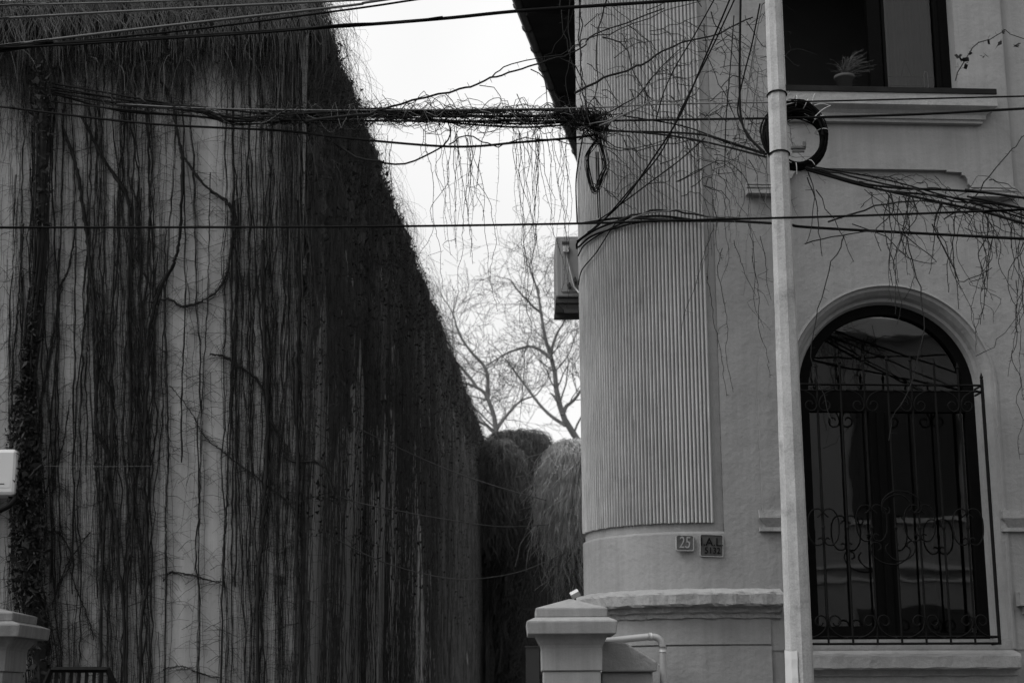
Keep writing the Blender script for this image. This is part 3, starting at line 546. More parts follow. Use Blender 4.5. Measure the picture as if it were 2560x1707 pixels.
# traced main stems: (points in px, thickness m)
stems = [
 ([(157,311),(190,413),(205,512),(219,617),(230,709),(238,808),(243,899),(239,1009),(243,1075),(270,1133),(270,1213),(289,1305),(296,1414),(311,1579),(311,2262)],.020,'thick dark creeper stem forked low on the left wall'),
 ([(243,899),(256,928),(278,990),(281,1118),(263,1250),(256,1396),(252,1542),(245,2262)],.018,'creeper stem branching off and leaning left lower down'),
 ([(205,292),(256,395),(314,486),(322,570),(318,789),(325,935),(329,1118),(335,1231),(329,1378),(318,1469),(318,2262)],.018,'creeper stem that slants from the cable bundle then drops straight'),
 ([(384,175),(417,227),(428,249),(442,322),(455,402),(453,570),(439,654),(406,716),(384,789),(373,844),(371,936),(362,1118),(360,1213),(367,1323),(366,1469),(351,1597),(344,2262)],.021,'long thick creeper stem bending left halfway down the wall'),
 ([(453,384),(505,457),(570,505),(581,548),(574,643),(563,694),(530,735),(464,767),(420,749),(377,756)],.015,'curved creeper limb looping like a hook across the wall'),
 ([(355,753),(351,899),(340,1009),(358,1082),(362,1160),(366,1300)],.014,'short creeper stem beside the long bending one'),
 ([(424,965),(475,1027),(512,1089),(570,1140),(669,1213),(753,1286)],.006,'thin creeper shoot slanting down to the right'),
 ([(527,884),(570,895),(644,954),(673,1045),(713,1111),(728,1151),(804,1162),(834,1231),(850,1260)],.014,'wavy creeper limb stepping down to the alley corner'),
 ([(117,600),(110,700),(90,790),(75,900),(68,960),(66,1060)],.016,'dark creeper stem running into the ivy column'),
 ([(60,560),(55,643),(40,800),(30,950),(27,1040)],.011,'thin creeper stem nearest the left edge'),
 ([(190,560),(170,680),(150,720),(130,860),(112,960),(95,1080),(90,1200)],.014,'creeper stem slanting toward the ivy column'),
 ([(415,570),(412,760),(417,960),(420,1140),(413,1300),(412,1480),(402,2262)],.010,'straight creeper stem in the pale middle strip'),
 ([(527,430),(520,700),(505,1000),(501,1200),(498,1400),(497,2262)],.007,'thin plumb creeper stem on the bare pale plaster'),
 ([(585,500),(590,720),(585,900),(572,1140),(565,1300),(556,1480),(545,2262)],.011,'creeper stem just right of the bare plaster'),
 ([(655,600),(660,800),(668,1000),(664,1200),(655,1350),(645,1500),(650,2262)],.022,'heavy creeper stem bundle right of centre'),
 ([(745,500),(750,700),(742,950),(745,1200),(742,1400),(752,1560),(755,2262)],.022,'heavy creeper stem bundle near the building corner'),
 ([(406,1451),(420,1435),(435,1429),(470,1434),(512,1447),(559,1454)],.008,'horizontal creeper twig low on the bare plaster'),
 ([(409,1672),(455,1665),(500,1682),(545,1692)],.007,'wavy creeper twig at the bottom of the bare plaster'),
 ([(320,590),(350,600),(340,640),(375,720),(350,760)],.008,'small knotted creeper twig beside the looping limb'),
 ([(118,1325),(150,1335),(180,1390),(160,1440),(135,1500)],.007,'arched creeper twig between ivy column and first stem'),
 ([(225,1330),(180,1390),(150,1450),(130,1520)],.007,'slanting creeper twig beside the ivy column'),
 ([(150,1310),(180,1440),(215,1530),(235,1600)],.006,'thin creeper twig crossing low left'),
 ([(175,1000),(160,1100),(130,1180),(110,1260)],.007,'leaning creeper twig right of the ivy column'),
]
wc = tag(empty('wall_creeper', (LO.x-5, LO.y-.1, 0)), 'leafless creeper with many dark stems climbing the pale front wall', 'creeper'); WCQ = Matrix.Translation(-Vector((LO.x-5, LO.y-.1, 0)))
ac_ = tag(empty('alley_creeper', (LO.x+.3, LO.y, 0)), 'very dense dark creeper matted over the wall along the alley', 'creeper'); ACQ = Matrix.Translation(-Vector((LO.x+.3, LO.y, 0)))
def part(o, par, mtx, label=None, stuff=False):
    o.parent = par; o.matrix_parent_inverse = mtx
    if label: o['label'] = label
    if stuff: o['kind'] = 'stuff'
    return o
for pts, r, lab in stems:
    P = interp([Lp(x, y, .025+r*.6) for x, y in pts], max(14, len(pts)*12)); n = len(P); P += wob(n, .008, 4)+nr.normal(size=(n, 3))*.0035
    mb = MB(); lump = np.convolve(nr.uniform(.45, 1.15, n+4), np.ones(3)/3, 'same')[2:-2]; mb.tube(P, 0, k=6, rad=r*lump*.82)
    for _ in range(int(2+r*260)):
        Q = P+wob(n, .006+r*1.1, 6)+nr.normal(size=(n, 3))*.003; a = nr.randint(0, max(1, n//2)); b_ = nr.randint(a+n//3, n+1); mb.tube(Q[a:b_], r*nr.uniform(.14, .34), .0015, 4)
    for _ in range(int(len(P)/7)):
        a = nr.randint(1, n-2); sd_ = nr.choice([-1, 1]); l_ = nr.uniform(.08, .45); q = P[a]; Q = interp([q, q+np.array([sd_*l_*.5, 0, -l_*.15]), q+np.array([sd_*l_, .01, nr.uniform(-.9, .3)*l_])], 9)+nr.normal(size=(9, 3))*.004; mb.tube(Q, .0028, .001, 3); barbs(mb, Q, .04, .03, .001)
    barbs(mb, P, .035, .055, .0017, prob=.85); part(mb.build('stem', 'stem', smooth=True), wc, WCQ, lab)
# medium upright stems, individual
dens = [(20, .6), (60, 1.2), (150, .8), (190, .6), (230, 1.), (340, 1.4), (395, .9), (430, .3), (470, .14), (540, .2), (590, 1.0), (680, 1.7), (750, 2.3)]
def pick():
    while True:
        x = nr.uniform(-40, 752); w = np.interp(x, [a for a, _ in dens], [b for _, b in dens])
        if nr.rand() < w/2.6: return x
def upright(x, ya_, yb_, r, jagx=12, d=.02, n=None):
    n = n or max(6, int(abs(yb_-ya_)/24)); y = np.linspace(ya_, yb_, n); xs = x+np.cumsum(nr.normal(size=n))*jagx*.28*nr.uniform(.2, 1)+jagx*nr.uniform(-2, 2)*nr.rand()*np.sin(y/nr.uniform(120, 500)+nr.uniform(0, 6))+jagx*.3*nr.rand()**2*np.sin(y/nr.uniform(20, 60)+nr.uniform(0, 6))+nr.uniform(-.04, .04)*(y-y[0])*(nr.rand() < .5)
    dd = d+np.abs(nr.normal(size=n))*.008; return np.array([tuple(Lp(a, b, c)) for a, b, c in zip(xs, y, dd)])
for i in range(62):
    x = pick(); a = nr.choice([20, 20, 200, 420, 600]); P = upright(x, a+nr.uniform(-10, 80), nr.choice([2262, 2262, 1500, 1200])+nr.uniform(-60, 0), .005, d=.025)
    P += nr.normal(size=P.shape)*.003; mb = MB(); mb.tube(P, 0, k=4, rad=nr.uniform(.003, .006)*nr.uniform(.6, 1.4, len(P)))
    for _ in range(nr.randint(1, 4)):
        Q = P+wob(len(P), .014, 5); mb.tube(Q, .0028, .0014, 3)
    barbs(mb, P, .032, .05, .0013, prob=.85)
    part(mb.build('stem', 'stem', smooth=True), wc, WCQ)
# fine creeper net (uncountable)
mb = MB()
for i in range(1150):
    x = pick()+nr.normal()*8; a = nr.uniform(0, 2000); ln = nr.uniform(100, 800)
    if 430 < x < 560 and nr.rand() < .6: continue
    P = upright(x, a, min(2262, a+ln), .002, jagx=9, d=.012); mb.tube(P, nr.uniform(.0010, .0026), .0010, 3)
    P += 0; barbs(mb, P, .06, .055, .0009, prob=.7)
for i in range(900):                 # crosswise shoots
    x = nr.uniform(-20, 860); y = nr.uniform(150, 1700); a = nr.choice([-1, 1]); l_ = nr.uniform(30, 150); s_ = nr.uniform(-.2, 1.2)
    P = interp([Lp(x, y, .03), Lp(x+a*l_*.4, y-nr.uniform(0, 30), .05), Lp(x+a*l_, y+l_*s_*.6, .02)], 8); mb.tube(P, nr.uniform(.0012, .003), .001, 3); barbs(mb, P, .05, .04, .0009, prob=.6)
part(mb.build('twigs', 'wtwig'), wc, WCQ, 'fine net of bare creeper twigs over the pale left wall', True)
# dense mane hanging from the top of the street front
mb = MB(); ml_ = MB()
for i in range(3400):
    x = nr.uniform(-60, 742); e_ = np.interp(x, [0, 100, 300, 600, 690, 760], [230, 210, 190, 180, 330, 620]); e_ *= .5+.42*abs(math.sin(x/31.)+math.sin(x/13.7+2)*.6+math.sin(x/71.+1)*.7); top = nr.uniform(-60, 60) if nr.rand() < .6 else nr.uniform(0, 160)
    ln = e_*nr.uniform(.2, 1.25)*(1 if nr.rand() < .85 else 1.6); d0 = nr.uniform(.02, .22); sx = nr.normal()*36*(1 if x < 660 else .45)
    P = interp([Lp(x, top, d0*.4), Lp(x+sx*.4, top+ln*.15-12, d0), Lp(x+sx*.8, top+ln*.55, d0*.8), Lp(x+sx+nr.normal()*16, top+ln, d0*.35)], 9)+wob(9, .03, 4)
    (mb if nr.rand() < .72 else ml_).tube(P, nr.uniform(.0012, .0042), .001, 3)
part(mb.build('hanging_twigs', 'twig'), wc, WCQ, 'dark curtain of dead creeper hanging from the wall top', True)
for i in range(950):                 # springy curls on top
    x = nr.uniform(-20, 800); y = nr.uniform(-40, 60); a = nr.choice([-1, 1]); l_ = nr.uniform(20, 90)
    P = interp([Lp(x, y, .1), Lp(x+a*l_*.4, y-nr.uniform(5, 30), .25), Lp(x+a*l_, y+nr.uniform(0, 60), .3), Lp(x+a*l_*1.1, y+nr.uniform(40, 120), .22)], 9); ml_.tube(P, .0028, .0012, 3)
part(ml_.build('dry_shoots', 'mane'), wc, WCQ, 'pale curling dead shoots along the top of the creeper', True)
# thick creeper mat on the alley side
def A3(t, z, d): return LO+AD*t+AN*d+Vector((0, 0, z))
def tpx(t): return t
mat_ = MB(); nt_ = 90; ts = np.concatenate([np.linspace(-.02, 5, 40), np.linspace(5.2, ALEN+.1, 70)]); 
low = lambda t: (4.7+.55*math.sin(t*2.1)+.35*math.sin(t*5.3+1))*min(1, max(0, (14.2-t)/4.0))
rows = []
for k in range(26):
    f = k/25.; row = []
    for t in ts:
        zt = ZL+.03; zb_ = max(0.0, low(t)); z = zt+(zb_-zt)*f; th = MATT*((1-f)**.4 if t < 13.4 else 1.0)*(.86+.16*math.sin(t*3.1+f*4))+.05*math.sin(t*9.7+f*13)*math.sin(t*4.1)*(1-f)
        if k == 25 and t < 13.4: th = -.02
        row.append(A3(t, z+nr.normal()*.02, th+nr.normal()*.022))
    rows.append(row)
rows.insert(0, [A3(t, ZL+.10+.07*math.sin(t*6.3)*math.sin(t*2.7+1)+nr.normal()*.03, MATT-.06) for t in ts]); rows.insert(0, [A3(t, ZL+.12+nr.normal()*.03, -.25) for t in ts])
mat_.grid(rows)
part(mat_.build('mat', 'mass'), ac_, ACQ, 'very dense dark creeper matted over the alley side wall', True)
mb = MB(); mh = MB()
gap = lambda t: .5+.5*math.sin(t*4.7+1.3)*math.sin(t*1.9) if t < 7 else (.75+.25*math.sin(t*1.7))
for i in range(6600):
    t = ALEN*nr.rand()**1.5
    if nr.rand() > (.03+.9*gap(t)**2)*(1-min(1, max(0, (t-10)/6)))+.22*min(1, max(0, (t-10)/6)): continue
    z1 = ZL*nr.uniform(.15, 1.02); z2 = max(.0, z1-nr.uniform(.6, 4.5)); n = 9; z = np.linspace(z1, z2, n); tt = t+np.cumsum(nr.normal(size=n))*.012
    d = .02+np.abs(nr.normal(size=n))*.02+(MATT*nr.uniform(.3, 1.02) if z1 > 4 else MATT*.3*nr.rand()); P = np.array([tuple(A3(a, b, c)) for a, b, c in zip(tt, z, d)]); mb.tube(P, nr.uniform(.002, .006), .0015, 3)
for i in range(3400):               # fringe over the edge
    t = -.05+(ALEN-1)*nr.rand()**1.8; d1 = abs(nr.normal())*.09+.0 if nr.rand() < .8 else nr.uniform(.08, .42); z1 = ZL+nr.uniform(-.3, .15); ln = nr.uniform(.3, 1.3)
    if nr.rand() < .35: z1 = nr.uniform(4.5, ZL); ln *= .8
    P = np.array([tuple(A3(t, z1, .02)), tuple(A3(t+nr.normal()*.08, z1+nr.uniform(-.02, .1), MATT-.04+d1*.6)), tuple(A3(t+nr.normal()*.15, z1-ln*.4, MATT+d1)), tuple(A3(t+nr.normal()*.2, z1-ln, MATT-.05+d1*nr.uniform(.2, 1.1)))])
    (mb if nr.rand() < .75 else mh).tube(interp(P, 8), nr.uniform(.0012, .0024), .0008, 3)
part(mb.build('strands', 'astrand'), ac_, ACQ, 'thousands of thin dark strands hanging down the alley side', True)
part(mh.build('fringe', 'twig'), ac_, ACQ, 'wispy fringe of dry shoots standing off the alley wall edge', True)
mb = MB()                            # small clustered leaves/buds roughening the silhouette
Cs = []
for i in range(16000):
    t = ALEN*nr.rand()**1.4; z = ZL-abs(nr.normal())*.8 if nr.rand() < .7 else nr.uniform(3, ZL); p = np.array(A3(t, z+nr.uniform(-.02, .12), MATT+nr.normal()*.045)); a = nr.normal(size=(3, 3))*.018; Cs.append(p+a)
V = np.concatenate(Cs); mb.v.append(V); mb.f.append(np.arange(len(V)).reshape(-1, 3)); mb.n = len(V)
part(mb.build('dead_leaves', 'leaf'), ac_, ACQ, 'tiny dead leaves and seed heads caught in the alley creeper', True)
# ivy column at far left
mb = MB(); P = interp([Lp(x, y, .12) for x, y in [(85, 30), (95, 150), (108, 240), (110, 330), (106, 520), (102, 640), (85, 800), (70, 950), (62, 1080), (70, 1200), (78, 1330), (72, 1450), (95, 1560), (108, 1760), (112, 2262)]], 70)
rad = np.interp(np.linspace(0, 1, 70), [0, .12, .2, .3, .5, .55, .6, .8, .9, 1], [.03, .045, .05, .03, .03, .065, .085, .085, .085, .08]); mb.tube(P, 0, k=8, rad=rad*nr.uniform(.8, 1.1, 70))
for i in range(60):
    Q = P+wob(70, .05, 4)+np.outer(rad, nr.normal(size=3)*[.8, .3, 0]); a = nr.randint(0, 45); mb.tube(Q[a:a+25], .008, .004, 4)
e = empty('ivy_column', Lf(100, 1707, .1)*1.); e.location.z = 0; tag(e, 'thick dark trunk of ivy climbing at the far left', 'ivy')
o = mb.build('trunk', 'stem'); o.parent = e; o.matrix_parent_inverse = Matrix.Translation(-Vector(e.location))
mb = MB(); Cs = []
for i in range(3600):
    k = int(nr.triangular(26, 46, 69)); c = P[k]; a = nr.uniform(0, 6.28); r = rad[k]*nr.uniform(.7, 1.9)
    if nr.rand() < .12: k = nr.randint(6, 22); c = P[k]; r = rad[k]*nr.uniform(.8, 2.2)
    p = c+np.array([r*math.cos(a), -abs(r*math.sin(a))-.02, nr.normal()*.05]); s_ = nr.uniform(.008, .03); v1, v2 = nr.normal(size=3), nr.normal(size=3)
    Cs.append(np.array([p, p+v1*s_, p+v1*s_*.6+v2*s_, p+v2*s_*.7]))
V = np.concatenate(Cs); mb.v.append(V); mb.f.append(np.arange(len(V)).reshape(-1, 4)); mb.n = len(V)
for i in range(200):
    k = nr.randint(30, 69); p = P[k]; a = nr.choice([-1, 1, 1]); l_ = nr.uniform(.06, .25); Q = interp([p, p+np.array([a*l_*.6, -.05, nr.uniform(-.03, .08)]), p+np.array([a*l_*1.1, -.02, nr.uniform(-.12, .05)])], 6); mb.tube(Q, .002, .001, 3)
o = mb.build('foliage', 'leaf'); o.parent = e; o.matrix_parent_inverse = Matrix.Translation(-Vector(e.location))
# meter box at left edge
c = W(-40, 1180, 13.74); hx = (W(40, 1180, 13.74).x-c.x); hz = (W(0, 1124, 13.74).z-W(0, 1240, 13.74).z)/2
e = empty('meter_box', (c.x, 13.74, c.z)); tag(e, 'white plastic utility box with a small sticker at the left edge', 'utility box')
MB().box((-hx, 0, -hz), (hx, .22, hz)).build('casing', 'white', e, bevel=.03)
s0, s1 = W(-60, 1200, 13.73), W(24, 1218, 13.73); mb = MB(); mb.box((s0.x-c.x, -.002, s1.z-c.z), (s1.x-c.x, .001, s0.z-c.z)); mb.build('sticker', 'sticker', e)
mb = MB(); mb.box((s0.x-c.x, -.004, (s1.z+s0.z)/2-c.z-.003), (s1.x-c.x-.05, -.0025, (s1.z+s0.z)/2-c.z+.004)); mb.build('print', 'ink', e)
mb = MB(); mb.tube(interp([W(-160, 1330, 13.95), W(-60, 1300, 13.8), W(-10, 1280, 13.7), W(25, 1262, 13.7), W(42, 1236, 13.8), W(52, 1180, 13.95)], 20), .022, k=8); tag(mb.build('conduit', 'cable', smooth=True), 'thick black conduit curving under the white utility box', 'cable')
# dark slatted gate head at bottom left
D_ = 12.6; e = empty('slatted_canopy', W(200, 1800, D_)); e.location.z = 0; q = Vector(e.location); tag(e, 'dark slatted metal gate top at the bottom left', 'gate')
L_ = lambda x, y, d=0: W(x, y, D_+d)-q
mb = MB(); mb.tube([L_(128, 1673), L_(272, 1673)], .022, k=4); mb.build('rail', 'iron', e)
mb = MB(); mb.tube([L_(268, 1670), L_(312, 1765), L_(314, 2360)], .022, k=4); mb.build('slanted_post', 'iron', e)
mb = MB(); mb.tube([L_(128, 1672), L_(100, 1740)], .022, k=4); mb.tube([L_(60, 2250), L_(320, 2250)], .02, k=4); mb.build('lower_rail', 'iron', e)
for i in range(9):
    x = 122+i*19; mb = MB(); a_ = L_(x, 1676); mb.box((a_.x-.013, -.004, .02-q.z), (a_.x+.013, .004, a_.z)); mb.build('slat', 'iron', e)
# ------------------------------------------------------------------ end of the alley: ivy heaps
def heap(cx, cy, top, halfw, D, name, label, n, light, bot=0., depth=.9, pale=1.6, pm='pale'):
    c = W(cx, top, D); hw = halfw*D/FPX; e = empty(name, (c.x, D, 0)); tag(e, label, 'ivy'); zt = c.z
    prof = [(z, hw*(min(1, .3+.7*(z-bot)/1.2) if bot > .5 else 1)*(1-max(0, (z-(zt-hw*1.1))/(hw*1.1))**2.2)**.5) for z in np.linspace(bot, zt, 30)]
    mb = MB(); rows = []
    for z, r in prof: rows.append([(r*math.cos(a)*(1+.06*math.sin(5*a+z*3)), r*depth*math.sin(a), min(z, zt-.16)+nr.normal()*.015) for a in np.linspace(0, 2*math.pi, 30)])
    mb.grid(rows); mb.build('core', 'mass', e)
    md, mp = MB(), MB()
    for i in range(n):
        a = nr.uniform(math.pi, 2*math.pi); z = zt-abs(nr.normal())*hw*1.2 if nr.rand() < .55 else nr.uniform(max(bot, zt-hw*7), zt)
        r = np.interp(z, [p[0] for p in prof], [p[1] for p in prof])+.03; r *= min(1, .35+.65*(z-bot)/1.2) if bot > .5 else 1; ln = nr.uniform(.3, 1.3); k = nr.uniform(.02, .22)
        p0 = np.array([r*.7*math.cos(a), r*.7*depth*math.sin(a), min(z+.1, zt)]); p1 = np.array([(r+k)*math.cos(a), (r+k)*math.sin(a)*depth, z]); p2 = p1+np.array([nr.normal()*.12, nr.normal()*.05, -ln*.5]); p3 = p2+np.array([nr.normal()*.15, .03, -ln*.5])
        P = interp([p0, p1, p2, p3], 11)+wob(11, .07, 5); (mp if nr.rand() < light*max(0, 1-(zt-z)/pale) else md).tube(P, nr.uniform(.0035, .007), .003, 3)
    md.build('dark_strands', 'heapdark', e); mp.build('pale_tendrils', pm, e); return e
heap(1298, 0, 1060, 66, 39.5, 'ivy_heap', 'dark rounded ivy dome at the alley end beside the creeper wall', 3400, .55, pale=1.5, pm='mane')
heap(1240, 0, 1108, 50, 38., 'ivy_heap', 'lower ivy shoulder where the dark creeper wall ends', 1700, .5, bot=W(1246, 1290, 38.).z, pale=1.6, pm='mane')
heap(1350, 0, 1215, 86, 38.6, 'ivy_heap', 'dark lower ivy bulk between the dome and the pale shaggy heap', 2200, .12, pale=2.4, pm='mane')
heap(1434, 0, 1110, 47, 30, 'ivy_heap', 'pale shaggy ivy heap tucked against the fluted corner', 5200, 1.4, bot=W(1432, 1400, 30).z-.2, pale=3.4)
mb = MB(); c = W(1330, 1400, 41); ht = W(1330, 1200, 41).z
mb.grid([[(x, 41.5+.15*math.sin(x*3+z)+nr.normal()*.06, z) for x in np.linspace(c.x-1.5, c.x+7, 40)] for z in np.linspace(0, ht, 20)]); 
for i in range(1500):
    x = nr.uniform(c.x-1.5, c.x+4); z = nr.uniform(.8, ht+.2); P = np.array([(x+nr.normal()*.02*j, 41.2-.1*nr.rand(), z-j*.2) for j in range(6)]); mb.tube(P, .006, .004, 3)
tag(mb.build('ivy_wall', 'mass'), 'dark ivy covered wall closing the far end of the alley', 'ivy')
# ------------------------------------------------------------------ bare trees
def tree(name, label, D, mains, seed, depth=4, spread=.9, r0=.11, n_side=11):
    rs = np.random.RandomState(seed); e = empty(name, tuple(W(mains[0][0][0][0], 1700, D))); e.location.z = 0; q = np.array(e.location); tag(e, label, 'tree')
    big, fine_ = MB(), MB(); trunkmb = MB()
    def grow(p, v, ln, r, lev):
        n = 7; P = [p]; vv = v.copy()
        for k in range(n-1):
            vv = vv+rs.normal(size=3)*.19+np.array([0, 0, .015]); vv /= np.linalg.norm(vv); P.append(P[-1]+vv*ln/(n-1))
        P = np.array(P); (big if lev <= 1 else fine_).tube(P-q, r, max(r*.3, .005), 4 if lev <= 1 else 3)
        if lev >= depth: return
        for k in range(2, n):
            for _ in range(2 if lev > 0 else 2):
                if rs.rand() < (.52 if lev < 2 else .4):
                    w = rs.normal(size=3); w[1] *= .7; w -= vv*w.dot(vv); w /= np.linalg.norm(w); t = P[k]-P[k-1]; t /= np.linalg.norm(t)
                    nv = t*.75+w*spread*rs.uniform(.5, 1); nv /= np.linalg.norm(nv); grow(P[k], nv, ln*rs.uniform(.5, .85), max(r*.38*(1-k/n*.4), .0055), lev+1)
    for mi, m in enumerate(mains):
        pts, ra, rb, ns = m
        P = interp([W(x, y, D+dz) for x, y, dz in pts], 16)+wob(16, .05, 3); (trunkmb if mi == 0 else big).tube(P-q, ra, rb, 6)
        for k in range(ns):
            f = rs.uniform(.12, 1)**.8; i = int(f*14.9); t = P[i+1]-P[i]; t /= np.linalg.norm(t); w = np.array([rs.choice([-1, 1])*rs.uniform(.5, 1), rs.normal()*.6, rs.normal()*.3]); w -= t*w.dot(t); w /= np.linalg.norm(w)
            nv = t*.55+w*.8; nv /= np.linalg.norm(nv); grow(P[i], nv, rs.uniform(1.2, 2.4)*(1.1-.5*f), (ra+(rb-ra)*f)*.36, 1)
        t = P[-1]-P[-2]; grow(P[-1], t/np.linalg.norm(t), 1.2, rb, 2)
    trunkmb.build('trunk', 'bark', e, smooth=True); big.build('limbs', 'bark', e, smooth=True); fine_.build('crown', 'bark2', e)
T1 = [([(1480, 1700, 0), (1475, 1180, 0), (1448, 1112, 0), (1410, 1050, .0), (1392, 985, .1), (1385, 915, .2), (1366, 850, 0), (1355, 790, 0), (1345, 735, 0), (1332, 690, 0)], .13, .022, 17),
      ([(1405, 1040, 0), (1430, 1000, .3), (1470, 960, .5)], .07, .03, 7), ([(1382, 900, 0), (1330, 870, .4), (1270, 880, .6), (1210, 915, .8)], .06, .02, 10), ([(1355, 790, 0), (1310, 740, -.3), (1270, 700, -.5)], .045, .015, 6), ([(1375, 890, 0), (1400, 820, .2), (1430, 740, .4)], .05, .02, 7), ([(1415, 1060, 0), (1360, 1020, .3), (1300, 950, .5), (1260, 900, .5)], .06, .02, 8), ([(1345, 735, 0), (1330, 680, 0), (1322, 620, 0)], .03, .01, 3)]
tree('bare_tree', 'taller bare tree rising behind the ivy beside the house corner', 50, T1, 3, depth=3)
T2 = [([(1260, 1700, 0), (1250, 1150, 0), (1240, 1070, 0), (1222, 1010, 0), (1198, 975, 0), (1160, 955, 0), (1120, 950, 0)], .10, .022, 11), ([(1215, 995, 0), (1214, 930, 0), (1180, 880, 0), (1150, 830, 0), (1135, 790, 0)], .06, .02, 9), ([(1190, 970, 0), (1150, 915, .2), (1120, 880, .3)], .05, .02, 8), ([(1240, 1070, 0), (1290, 1010, .3), (1340, 990, .5)], .05, .02, 7), ([(1245, 1090, 0), (1190, 1050, .3), (1130, 1030, .5)], .05, .02, 5)]
tree('bare_tree', 'lower bare tree leaning left above the ivy heap', 47, T2, 11, depth=3)
# ------------------------------------------------------------------ overhead cables
def cable(pts, r, label, D=None, m='cable', n=60, group='overhead cables crossing the street view', name='overhead_cable', wobble=0.):
    q = [W(p[0], p[1], p[2] if len(p) > 2 else D) for p in pts]
    if pts[0][0] <= -100: q = [q[0]+(q[0]-q[1]).normalized()*9]+q
    if pts[-1][0] >= 2690: q = q+[q[-1]+(q[-1]-q[-2]).normalized()*9]
    P = interp(q, int(n*1.5))
    if wobble: P = P+wob(len(P), wobble, 5)
    mb = MB(); mb.tube(P, r, k=6); o = mb.build(name, m, smooth=True); return tag(o, label, 'cable', group)
SD = 10.6
cable([(-150, 23), (0, 15), (380, 4), (700, -8)], .007, 'thin cable cutting the top left corner, topmost there', SD, 'cable_grey')
cable([(-150, 55), (0, 47), (366, 26), (860, 2), (1100, -10)], .009, 'cable second from the top at the upper left', SD, 'cable_grey')
cable([(-150, 132), (0, 115), (366, 71), (860, 16), (928, 5), (1200, -34)], .010, 'rising cable third from the top at the upper left', SD, 'cable_grey')
cable([(-150, 138), (0, 121), (439, 79), (860, 26), (1038, 0), (1250, -32)], .008, 'rising cable just under the third one at upper left', SD)
cable([(-150, 150), (0, 128), (110, 112), (439, 93), (860, 66), (1107, 47), (1312, 27), (1660, 4), (1900, -14)], .013, 'thickest black cable sagging across the top of the sky', SD, n=80)
cable([(0, 120.), (180, 112), (350, 101), (450, 95), (700, 79), (860, 62), (1000, 57), (1107, 43)], .008, 'second strand lashed onto the thickest black cable', SD-.02)
cable([(-150, 569), (0, 569), (860, 567), (1440, 559), (1700, 551), (2130, 540), (2560, 524), (2750, 515)], .008, 'long taut cable running level across the whole view', SD, n=80)
cable([(-100, 255, 14.), (0, 267, 13.7), (366, 309, 13.4), (700, 327, 13.2), (860, 345, 13), (1129, 367, 12.8), (1300, 356, 12.7), (1440, 344, 12.65), (1500, 335, 12.5)], .010, 'sagging cable just below the vine tangled bundle')
cable([(292, 260, 13.6), (512, 271, 13.3), (860, 276, 13), (1422, 271, 12.5), (1660, 261, 11.9), (1940, 256, 11.12)], .006, 'straight thin cable along the top edge of the bundle', m='cable_grey')
cable([(1940, 256, 11.1), (2200, 250, 10.9), (2560, 241, 10.7), (2750, 236, 10.6)], .006, 'thin cable leaving the pole below the upper window sill')
cable([(700, 300, 13.1), (1000, 303, 12.9), (1440, 303, 12.5), (1660, 300, 11.9), (1940, 296, 11.1)], .009, 'straight cable through the bundle to the pole')
cable([(1960, 296, 11.1), (2060, 293, 11), (2300, 286, 10.9), (2560, 272, 10.7), (2750, 262, 10.6)], .009, 'black cable crossing the sill cornice to the right edge')
cable([(1490, 322, 12.5), (1560, 329, 12.3), (1660, 331, 12), (1760, 338, 11.6), (1830, 360, 11.4), (1915, 386, 11.15)], .009, 'cable from the corner down to the pole, upper of two')
cable([(1480, 328, 12.5), (1580, 330, 12.2), (1700, 343, 11.8), (1810, 366, 11.4), (1915, 393, 11.15)], .008, 'cable from the corner down to the pole, lower of two')
cable([(1560, 290, 12.2), (1700, 314, 11.8), (1791, 344, 11.5), (1915, 384, 11.15)], .006, 'thin cable slanting to the coil above the pair')
cable([(1460, 558, 12.45), (1560, 545, 12.3), (1700, 552, 11.8), (1830, 553, 11.4), (1967, 561, 11.15), (2047, 570, 11.1), (2560, 597, 10.8), (2750, 606, 10.7)], .010, 'thick cable passing behind the pole below the taut one', n=70)
for pts, r, lab in (([(2010, 415), (2060, 430), (2175, 462), (2300, 473), (2431, 479), (2560, 496), (2700, 515)], .009, 'cable from the coil sagging right, top of the creeper bunch'),
                    ([(2010, 420), (2090, 447), (2200, 474), (2350, 490), (2560, 521), (2700, 550)], .007, 'cable from the coil sagging right, second of the bunch'),
                    ([(2015, 425), (2120, 455), (2248, 484), (2431, 522), (2560, 559), (2700, 600)], .009, 'cable from the coil sagging right, lowest of the bunch'),
                    ([(2010, 412), (2100, 428), (2220, 450), (2400, 500), (2560, 546), (2700, 590)], .006, 'thin cable twining through the bunch right of the coil')):
    cable([(a, b, 11.15-.0006*(a-2010)) for a, b in pts], r, lab, wobble=.006)
